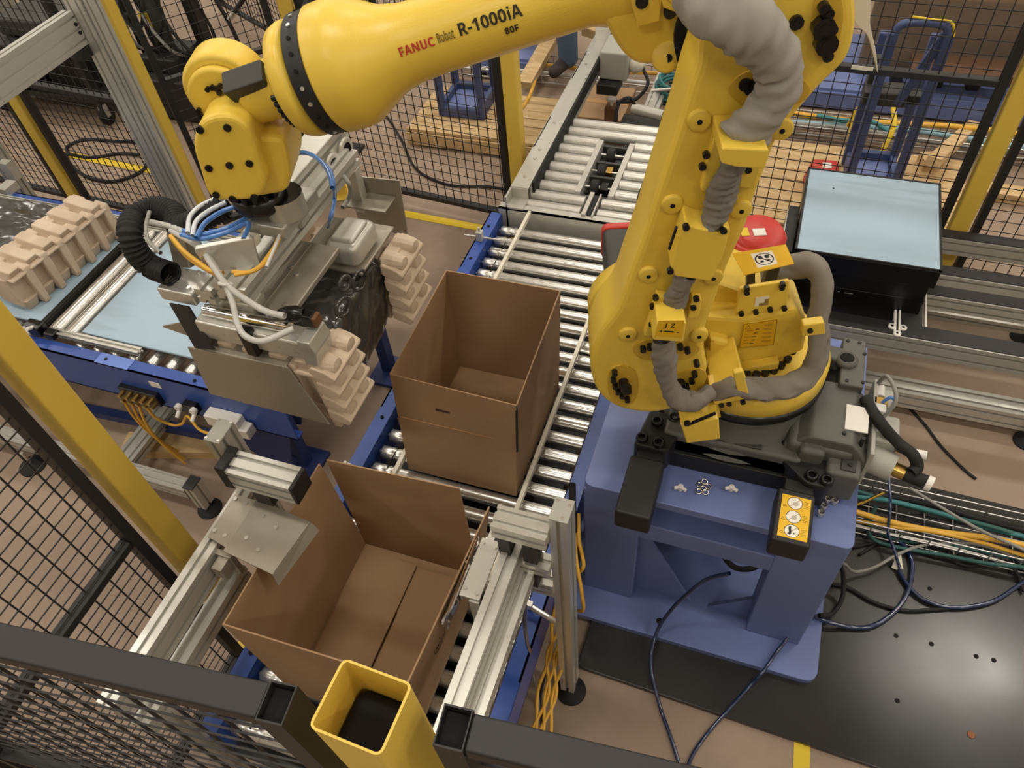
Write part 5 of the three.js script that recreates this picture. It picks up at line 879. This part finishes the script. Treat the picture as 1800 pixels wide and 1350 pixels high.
{ // floor cable trays
  const tr = (label, x0, x1, z0, z1) => { const t = thing('cable_tray', label, 'cable tray'); for (const [z, y] of [[z0, .1], [z0, .05], [(z0 + z1) / 2, .05], [z1, .05], [z1, .1]]) obj('long_wire', rod([x0, y, z], [x1, y, z], .006, 6), M.wire, t); for (let x = x0; x < x1; x += .1) obj('cross_wire', join([rod([x, .1, z0], [x, .05, z0], .003, 5), rod([x, .05, z0], [x, .05, z1], .003, 5), rod([x, .05, z1], [x, .1, z1], .003, 5)]), M.wire, t); return t; };
  tr('long wire cable tray on floor behind pallets at upper left', -2.9, -.62, -4.95, -4.68);
  tr('long wire cable tray on floor behind the right blue cart', -.1, 2.6, -4.58, -4.4);
  const run = (x0, x1, y, z, k) => { const p = []; for (let i = 0; i <= 10; i++) p.push([x0 + (x1 - x0) * i / 10, y + .008 * Math.sin(i * 1.3 + k), z + .02 * Math.sin(i + k * 2)]); return p; };
  cab('yellow cable in the tray behind the pallets at upper left', run(-2.9, -.62, .09, -4.85, 1), .014, M.orangeCable);
  cab('white cable in the tray behind the pallets at upper left', run(-2.9, -.62, .08, -4.75, 2), .012, M.whiteCable);
  cab('yellow cable in the tray behind the right blue cart', run(-.1, 2.6, .1, -4.55, 3), .016, M.orangeCable);
  cab('pale blue cable in the tray behind the right blue cart', run(-.1, 2.6, .09, -4.47, 4), .018, std(0x8fb3bd, .5));
  cab('grey cable in the tray behind the right blue cart', run(-.1, 2.6, .09, -4.42, 5), .014, M.greyCable);
  cab('teal cable crossing the tray behind the right blue cart', [[.2, .12, -4.5], [.35, .13, -4.46], [.5, .12, -4.5], [.62, .1, -4.44]], .014, M.tealCable);
  cab('yellow cable draped on pallet right of the yellow post', [[-1.62, .13, -4.62], [-1.6, .12, -4.5], [-1.58, .125, -4.3], [-1.6, .125, -4.15], [-1.68, .125, -4.05]], .012, M.orangeCable);
  cab('yellow plug cable hanging between bars of right cart', [[.38, .16, -4.36], [.4, .3, -4.3], [.39, .2, -4.2], [.4, .14, -4.12]], .016, M.tape);
  cab('yellow cable behind the third bar of right cart', [[.58, .3, -4.35], [.6, .25, -4.25], [.57, .14, -4.15]], .014, M.tape);
  cab('black cable sagging on floor behind the far fence', [...[[-2.837,0.01,-4.39],[-2.526,0.01,-4.111],[-2.312,0.01,-3.874],[-2.059,0.01,-3.574],[-1.81,0.01,-3.48],[-1.567,0.01,-3.518],[-1.403,0.01,-3.515]]], .008, M.rubber, 'cable', 'cable', 60);
  cab('black cable crossing floor behind the robot fence', [...[[0.636,0.01,-4.182],[0.699,0.01,-4.084],[0.674,0.01,-3.863]]], .007, M.rubber);
  cab('black cable looping on the floor behind belt conveyor', [[-4.816,0.01,-3.241],[-4.657,0.01,-3.247],[-4.503,0.01,-3.212],[-4.581,0.01,-3.292],[-4.529,0.01,-3.389],[-4.289,0.01,-3.426],[-4.097,0.01,-3.44],[-3.909,0.01,-3.289],[-3.856,0.01,-3.169],[-3.954,0.01,-3.031],[-4.122,0.01,-3.012],[-4.351,0.01,-3.09],[-4.511,0.01,-3.21],[-4.315,0.01,-3.219],[-4.145,0.01,-3.304],[-3.995,0.01,-3.324]], .011, M.rubber, 'cable', 'cable', 150);
}
{ // brown carton and debris under the transfer conveyor
  const t = thing('brown_carton', 'low brown carton on the floor under the transfer conveyor', 'carton'); obj('body', uvm(bx(-1.25, -.93, 0, .12, -4.6, -4.2, .004)), M.card, t); obj('tape_strip', bx(-1.25, -.93, .12, .1212, -4.42, -4.38), M.cardEdge, t);
}
{ const t = thing('aluminium_beam', 'grey flat aluminium beam lying beside the teal cable coil', 'beam'); obj('profile', [alu(.09, .045, 'z', -5.1, -3.85, -.73, .28, 2, 1)], M.alu, t); obj('support', [bx(-.78, -.68, 0, .26, -4.0, -3.95), bx(-.78, -.68, 0, .26, -4.9, -4.85)], M.galv, t); }
{ const t = thing('cable_coil', 'coil of teal cable lying left of the upper arm', 'cable coil', [-0.644,0.3,-4.325]); for (let i = 0; i < 9; i++) { const g = new THREE.TorusGeometry(.085 + (i % 3) * .012, .008, 8, 36); g.rotateX(Math.PI / 2 - .25 + .16 * Math.sin(i * 2.1)).rotateY(i).translate(.012 * Math.sin(i * 3), -.02 + i * .009, .012 * Math.cos(i * 2)); obj('turn', g, M.tealCable, t); } obj('stand', [bx(-.1, .1, -.3, -.285, -.1, .1), bx(-.02, .02, -.29, -.05, -.02, .02), bx(-.11, .11, -.055, -.04, -.11, .11)], M.greyDark, t); }
{ const t = thing('stopper_unit', 'small dark pneumatic stopper with silver top under conveyor rollers', 'stopper'); const p = [-0.962,0.3,-4.063]; obj('body', [cb([p[0], .2, p[2]], [.07, .2, .08], .006), cb([p[0] + .02, .1, p[2]], [.12, .06, .1], .006), bx(p[0] - .06, p[0] + .08, 0, .06, p[2] - .06, p[2] + .06)], M.brown, t); obj('plate', [cb([p[0], .34, p[2]], [.05, .012, .04]), cb([p[0], .32, p[2]], [.014, .05, .014])], M.white, t); }
{ const t = thing('pneumatic_unit', 'cluster of pneumatic fittings with clear cylinder behind last roller', 'valve unit'); const p = [-0.712,0.42,-3.752]; obj('cylinder', rod([p[0] - .08, .42, p[2] - .1], [p[0] + .1, .42, p[2] - .06], .03, 16), M.galv, t); obj('bracket', [bx(p[0] - .14, p[0] + .2, .33, .345, p[2] - .16, p[2] + .02), bx(p[0] - .1, p[0] - .08, 0, .34, p[2] - .1, p[2] - .08), bx(p[0] + .14, p[0] + .16, 0, .34, p[2] - .1, p[2] - .08)], M.greyDark, t); obj('fitting', lathe([[.01, 0], [.022, .3], [.022, .7], [.01, 1]], [p[0] + .13, .4, p[2] - .06], [p[0] + .18, .43, p[2] - .04], 12), M.blackGloss, t); obj('tube', tube([[p[0] - .16, .36, p[2] - .02], [p[0] - .15, .46, p[2] - .08], [p[0] - .1, .48, p[2] - .1], [p[0] - .06, .43, p[2] - .1]], .01, 24), M.rubber, t); obj('arm', rod([p[0] + .0, .48, p[2] - .2], [p[0] + .22, .5, p[2] - .24], .01, 8), M.galv, t); }
{ // long blue platform
  const t = thing('steel_platform', 'long blue steel platform lying behind the cable trays', 'platform'); const sp = (a, b, o) => { obj('deck', bx(a, b, .1, .14, -5.55, -4.8, .004), M.blue, o); obj('front_lip', bx(a, b, .02, .12, -4.8, -4.78), M.blue, o); obj('skid', [bx(a, b, 0, .1, -5.5, -5.4), bx(a, b, 0, .1, -4.92, -4.82)], M.blueDark, o); }; sp(-.1, 3.2, t); sp(-2.15, -1.68, thing('steel_platform', 'short blue steel platform left of the person behind cable tray', 'platform'));
  for (const x of [.62, .85, 1.05]) obj('black_stop', cb([x, .18, -4.95], [.07, .08, .06], .008), M.black, t);
}
{ // timber
  const pl = (label, a, b, w, h) => tag(obj('timber_plank', uvm(bar(a, b, w, h)), M.wood), label, 'plank');
  pl('timber plank leaning behind right fence frame, beside the post', [1.1, .02, -4.75], [0.798,0.25,-3.937], .07, .05);
  pl('timber plank lying under person beyond the transfer conveyor', [-1.655,0.13,-4.478], [-1.647,0.17,-5.023], .1, .05);
  pl('timber plank behind the person across the top', [-1.846,0.25,-4.989], [-1.644,0.25,-5.145], .12, .06);
  pl('short timber plank in front of motor box top', [-1.428,0.2,-5.187], [-1.281,0.2,-5.126], .1, .06);
  pl('pale timber plank on floor below the left conveyor rail', [-2.507,0.025,-1.269], [-2.081,0.025,-1.384], .11, .05);
  pl('short pale timber block at the foot of blue strut', [-1.823,0.02,-1.41], [-1.745,0.02,-1.448], .06, .04);
  pl('brown timber plank on floor at right behind the fence', [1.042,0.03,-4.079], [1.455,0.03,-4.06], .1, .05);
  pl('short pale timber block on right pallet, near cart', [0.768,0.15,-4.084], [0.865,0.15,-4.116], .09, .07);
}
{ // film-wrapped brown load at the upper right
  const t = thing('wrapped_load', 'brown carton load under clear stretch film at upper right corner', 'load'); obj('cartons', uvm(bx(.4, 1.6, .145, .62, -5.9, -5.02, .01)), M.brown, t);
  obj('film', bx(.38, 1.62, .142, .66, -5.92, -5.0, .02), phy(0xd8d2c4, .12, 0, { transmission: .85, thickness: 0, roughness: .18 }), t);
  obj('carton_lid', uvm(bx(.66, 1.3, .3, .33, -4.95, -4.75)), std(0x5a3f2a, .8), t);
}
{ // person behind the transfer conveyor: one smooth body
  const t = thing('person', 'person in light blue jeans and dark shoes walking beyond the fence', 'person', [0, .11, 0]);
  const F = [-1.437,0.11,-4.742], bx0 = F[0], bz0 = F[2];
  const field = (segs, k, n, cx, cy, cz, s) => { const mc = new MarchingCubes(n, new THREE.MeshBasicMaterial(), false, false, 60000); const f = mc.field; mc.isolation = 0; const h = s / 2;
    for (let z = 0; z < n; z++) for (let y = 0; y < n; y++) for (let x = 0; x < n; x++) { const q = [cx + ((x - n / 2) / (n / 2)) * h, cy + ((y - n / 2) / (n / 2)) * h, cz + ((z - n / 2) / (n / 2)) * h]; let sum = 0; for (const [a, b, r0, r1] of segs) { const ab = [b[0] - a[0], b[1] - a[1], b[2] - a[2]], ap = [q[0] - a[0], q[1] - a[1], q[2] - a[2]]; const tt = Math.max(0, Math.min(1, (ab[0] * ap[0] + ab[1] * ap[1] + ab[2] * ap[2]) / (ab[0] ** 2 + ab[1] ** 2 + ab[2] ** 2 + 1e-9))); const d = Math.hypot(ap[0] - ab[0] * tt, ap[1] - ab[1] * tt, ap[2] - ab[2] * tt) - (r0 + (r1 - r0) * tt); sum += Math.exp(-d / k); } f[x + y * n + z * n * n] = k * Math.log(sum + 1e-30); }
    mc.update(); const c = mc.count, g = new THREE.BufferGeometry(); const P2 = new Float32Array(mc.positionArray.subarray(0, c * 3)); for (let i = 0; i < c; i++) { P2[i * 3] = cx + P2[i * 3] * h; P2[i * 3 + 1] = cy + P2[i * 3 + 1] * h; P2[i * 3 + 2] = cz + P2[i * 3 + 2] * h; } g.setAttribute('position', new THREE.BufferAttribute(P2, 3)); g.setAttribute('uv', new THREE.BufferAttribute(new Float32Array(c * 2), 2)); g.computeVertexNormals(); return uvm(g); };
  const hip = [bx0 + .06, .93, bz0 - .12], k1 = [bx0 + .0, .5, bz0 + .02], a1 = [bx0 - .0, .09, bz0 - .03], k2 = [bx0 + .16, .5, bz0 - .16], a2b = [bx0 + .2, .1, bz0 - .34];
  const sh = [hip[0] + .02, 1.42, hip[2] - .02];
  obj('body', [field([[[hip[0], 1.02, hip[2]], [sh[0], 1.36, sh[2]], .13, .15], [[sh[0] - .17, 1.4, sh[2]], [sh[0] + .17, 1.4, sh[2]], .075, .075], [[sh[0] - .2, 1.38, sh[2]], [sh[0] - .26, 1.1, sh[2] + .03], .055, .045], [[sh[0] - .26, 1.1, sh[2] + .03], [sh[0] - .24, .86, sh[2] + .14], .043, .032], [[sh[0] + .2, 1.38, sh[2]], [sh[0] + .27, 1.1, sh[2] - .02], .055, .045], [[sh[0] + .27, 1.1, sh[2] - .02], [sh[0] + .28, .86, sh[2] + .05], .043, .032], [[sh[0], 1.42, sh[2]], [sh[0], 1.56, sh[2] + .01], .06, .055]], .03, 56, sh[0], 1.2, sh[2], 1.0)], M.shirt, t);
  obj('jeans', field([[hip, [hip[0] + .01, 1.02, hip[2]], .14, .13], [[hip[0] - .07, .9, hip[2]], k1, .095, .075], [k1, a1, .075, .065], [[hip[0] + .07, .9, hip[2]], k2, .095, .075], [k2, a2b, .075, .065]], .025, 64, hip[0] + .03, .56, hip[2] + .02, 1.2), M.jeans, t);
  for (const [a, d] of [[a1, [-.06, .13]], [a2b, [-.05, .13]]]) obj('shoe', field([[[a[0], .06, a[2] - .05], [a[0] + d[0], .045, a[2] + d[1]], .048, .04], [[a[0], .1, a[2]], [a[0], .06, a[2] - .03], .045, .045]], .012, 40, a[0] - .02, .08, a[2] + .03, .36), M.shoe, t);
  obj('head', field([[[sh[0], 1.62, sh[2] + .02], [sh[0], 1.7, sh[2] + .01], .078, .09], [[sh[0], 1.64, sh[2] + .09], [sh[0], 1.66, sh[2] + .1], .018, .012], [[sh[0] - .088, 1.66, sh[2]], [sh[0] - .09, 1.63, sh[2]], .018, .012], [[sh[0] + .088, 1.66, sh[2]], [sh[0] + .09, 1.63, sh[2]], .018, .012], [[sh[0], 1.585, sh[2] + .05], [sh[0], 1.58, sh[2] + .06], .04, .03]], .014, 44, sh[0], 1.66, sh[2], .4), M.skin, t);
  obj('hair', field([[[sh[0], 1.72, sh[2] - .02], [sh[0], 1.73, sh[2] + .0], .09, .088], [[sh[0], 1.66, sh[2] - .05], [sh[0], 1.7, sh[2] - .05], .075, .08]], .014, 36, sh[0], 1.7, sh[2], .34), M.shoe, t);
  for (const s of [-1, 1]) { const w = s < 0 ? [sh[0] - .24, .86, sh[2] + .14] : [sh[0] + .28, .86, sh[2] + .05]; const sg = [[w, [w[0], w[1] - .07, w[2] + .02], .03, .036]]; for (let i = 0; i < 4; i++) { const l = [.062, .072, .068, .052][i], z = -.03 + i * .02; sg.push([[w[0], w[1] - .08, w[2] + .02 + z], [w[0] + s * -.01, w[1] - .08 - l * .6, w[2] + .03 + z], .009, .008], [[w[0] + s * -.01, w[1] - .08 - l * .6, w[2] + .03 + z], [w[0] + s * -.03, w[1] - .08 - l, w[2] + .035 + z], .008, .007]); } sg.push([[w[0] + s * -.015, w[1] - .04, w[2] + .05], [w[0] + s * -.03, w[1] - .09, w[2] + .075], .011, .009]); obj('hand', field(sg, .005, 48, w[0], w[1] - .08, w[2] + .03, .26), M.skin, t); }
}
// ---------- left background ----------
{ // aluminium portal over the belt conveyor
  const t = thing('aluminium_portal', 'aluminium profile portal with upright and wide beam at upper left', 'frame');
  obj('upright', alu(.09, .045, 'y', .06, 2.2, -2.86, -2.45, 2, 1), M.alu, t); obj('upright', alu(.045, .045, 'y', .06, 2.2, -2.787, -2.46, 1, 1), M.alu, t);
  obj('beam', alu(.05, .14, 'z', -2.425, -1.5, -2.905, 1.36, 1, 3), M.alu, t); obj('beam_bracket', [bx(-2.93, -2.88, 1.24, 1.285, -2.425, -2.36, .004)], M.black, t);
  for (const y of [1.345, 1.38]) obj('screw', rod([-2.88, y, -2.41], [-2.875, y, -2.41], .008, 8), M.hole, t);
  foot(t, -2.87, -2.45);
}
{ const t = thing('aluminium_upright', 'aluminium upright with small bracket at left edge behind the belt', 'frame'); obj('post', alu(.09, .045, 'y', .06, 1.6, -3.72, -2.3, 2, 1), M.alu, t); obj('bracket', [bx(-3.62, -3.56, .6, .64, -2.2, -2.12), bx(-3.68, -3.62, .6, .7, -2.28, -2.24)], M.galv, t); foot(t, -3.72, -2.3); }
{ // black equipment cart
  const t = thing('equipment_cart', 'black wheeled cart with boxes and cables behind the left fence', 'cart'); const x0 = -5.45, x1 = -4.45, z0 = -4.25, z1 = -3.6;
  obj('deck', [bx(x0, x1, .16, .2, z0, z1, .006), bx(x0, x1, .5, .53, z0, z1, .006)], M.frame, t);
  for (const x of [x0 + .03, x1 - .03]) for (const z of [z0 + .03, z1 - .03]) { obj('upright', bx(x - .025, x + .025, .14, .95, z - .025, z + .025), M.frame, t); obj('wheel', lathe([[.02, 0], [.06, .1], [.06, .9], [.02, 1]], [x - .02, .06, z], [x + .02, .06, z], 20), M.rubber, t); obj('caster_fork', [bx(x - .03, x - .022, .06, .15, z - .02, z + .02), bx(x + .022, x + .03, .06, .15, z - .02, z + .02)], M.galv, t); }
  obj('brace', bar([x0 + .3, .2, z1 - .02], [x1 - .1, .5, z1 - .02], .03, .05), M.frame, t);
  obj('box', [cb([-4.75, .3, -3.9], [.4, .2, .35], .01), cb([-5.2, .28, -3.85], [.3, .16, .3], .01)], M.black, t);
  obj('bin', cb([-4.9, .6, -3.9], [.5, .12, .4], .02), M.greyDark, t);
  obj('paper', [cb([-4.8, .54, -3.68], [.2, .004, .1])], M.white, t);
}
{ const t = thing('sheet_case', 'pale grey metal case on the upper left beyond the fence', 'case'); obj('body', [bx(-6.4, -5.6, 0, .55, -4.3, -3.7, .02)], M.greyLight, t); obj('lid', [bx(-6.42, -5.58, .55, .6, -4.32, -3.68, .02)], M.galv, t); obj('yellow_label', cb([-5.8, .3, -3.695], [.2, .08, .004]), M.tape, t); }
{ // dark machine with hanging cables
  const t = thing('test_machine', 'dark machine tower with hanging cables behind upper left post', 'machine'); const p = [-4.0, 0, -3.95];
  obj('base', [bx(-4.35, -3.75, .02, .3, -4.25, -3.75, .01), bx(-4.2, -3.9, .3, .4, -4.15, -3.85, .01)], M.frame, t);
  obj('tower', [bx(-4.3, -4.22, .3, 1.5, -4.2, -4.12, .005), bx(-3.9, -3.82, .3, 1.5, -4.2, -4.12, .005), bx(-4.3, -3.82, 1.1, 1.2, -4.2, -4.12, .005), bx(-4.3, -3.82, .7, .76, -4.2, -4.12, .005)], M.frame, t);
  obj('drive', lathe([[.02, 0], [.06, .1], [.06, .8], [.04, 1]], [-4.05, .4, -4.0], [-4.05, .75, -4.0], 18), M.greyDark, t);
  obj('panel', cb([-4.06, .92, -4.1], [.22, .16, .04], .008), M.greyLight, t); obj('yellow_tag', cb([-4.08, .62, -3.95], [.08, .1, .02], .004), M.tape, t);
  for (let i = 0; i < 9; i++) { const x = -4.28 + i * .055, s = (i % 3 - 1) * .06; obj('hanging_cable', tube([[x, 1.45, -4.1], [x + s, 1.05, -4.0 + .04 * (i % 4)], [x - s, .7, -3.92], [x + s * 1.5, .45, -3.95 + .03 * (i % 3)], [x + .1, .33, -4.05]], .011, 40), i % 4 === 1 ? M.greyCable : M.rubber, t); }
  void p;
}
{ const c3 = (l, pts, r = .013) => cab(l, pts, r, M.rubber, 'cable', 'cable', 70);
  c3('black cable hanging in a long arc right of dark machine', [[-3.85, 1.4, -4.1], [-3.55, .9, -4.0], [-3.45, .45, -4.0], [-3.6, .2, -4.0], [-3.85, .3, -4.0]]);
  c3('second black cable arc inside the first, right of machine', [[-3.9, 1.3, -4.1], [-3.68, .8, -4.0], [-3.62, .5, -4.0], [-3.72, .34, -4.0], [-3.9, .36, -4.0]], .01);
  c3('black cable trailing over floor from machine toward posts', [[-3.75, .2, -3.95], [-3.5, .05, -4.0], [-3.2, .012, -4.2], [-3.0, .012, -4.4], [-2.9, .012, -4.7]], .011); }
// second cell fence further back
post(-3.35, -4.6, 2.1, 0, 'left one of two yellow posts of the second fence far behind');
post(-2.98, -4.85, 2.1, 0, 'right one of two yellow posts of the second fence far behind');
panel([-4.6, -5.3], [-3.4, -4.65], .1, 2.0, [.95], 'black mesh fence of the second cell, left of its posts');
panel([-2.93, -4.88], [-2.5, -5.9], .1, 2.0, [.95], 'black mesh fence of the second cell, right of its posts');
panel([-3.3, -4.66], [-3.04, -4.8], .1, 2.0, [.95], 'narrow black mesh panel between the two far yellow posts');
{ const t = thing('tool_bar', 'black bar with silver tip behind the wrist gear case', 'bar'); const a = [-3.02, .9, -3.5], b = [-2.62, 1.28, -3.66]; obj('bar', rod(a, b, .014, 12), M.frame, t); obj('tip', rod([a[0], a[1], a[2]], [a[0] + (b[0] - a[0]) * .1, a[1] + (b[1] - a[1]) * .1, a[2] + (b[2] - a[2]) * .1], .016, 12), M.steel, t); obj('stand', [bx(b[0] - .02, b[0] + .02, 0, b[1], b[2] - .02, b[2] + .02), bx(b[0] - .1, b[0] + .1, 0, .02, b[2] - .1, b[2] + .1)], M.frame, t); }
// ---------- low aluminium frame on the floor at left ----------
{
  const t = thing('base_frame', 'low aluminium base frame on the floor behind left yellow post', 'frame');
  obj('beam', alu(.06, .06, 'x', -3.2, -2.0, -1.11, .12, 2, 2), M.alu, t); obj('beam_cap', bx(-2.0, -1.992, .09, .15, -1.14, -1.08), M.black, t);
  obj('beam', alu(.09, .05, 'z', -1.95, -1.1, -2.36, .12, 2, 1), M.alu, t);
  obj('post', alu(.045, .06, 'y', .05, .2, -1.95, -1.1, 1, 1), M.alu, t); obj('post_cap', bx(-1.974, -1.926, .2, .206, -1.132, -1.068), M.black, t);
  foot(t, -2.88, -1.06, M.rubber, .06); foot(t, -1.95, -1.1);
}

scene.updateMatrixWorld(true);
renderer.render(scene, camera);
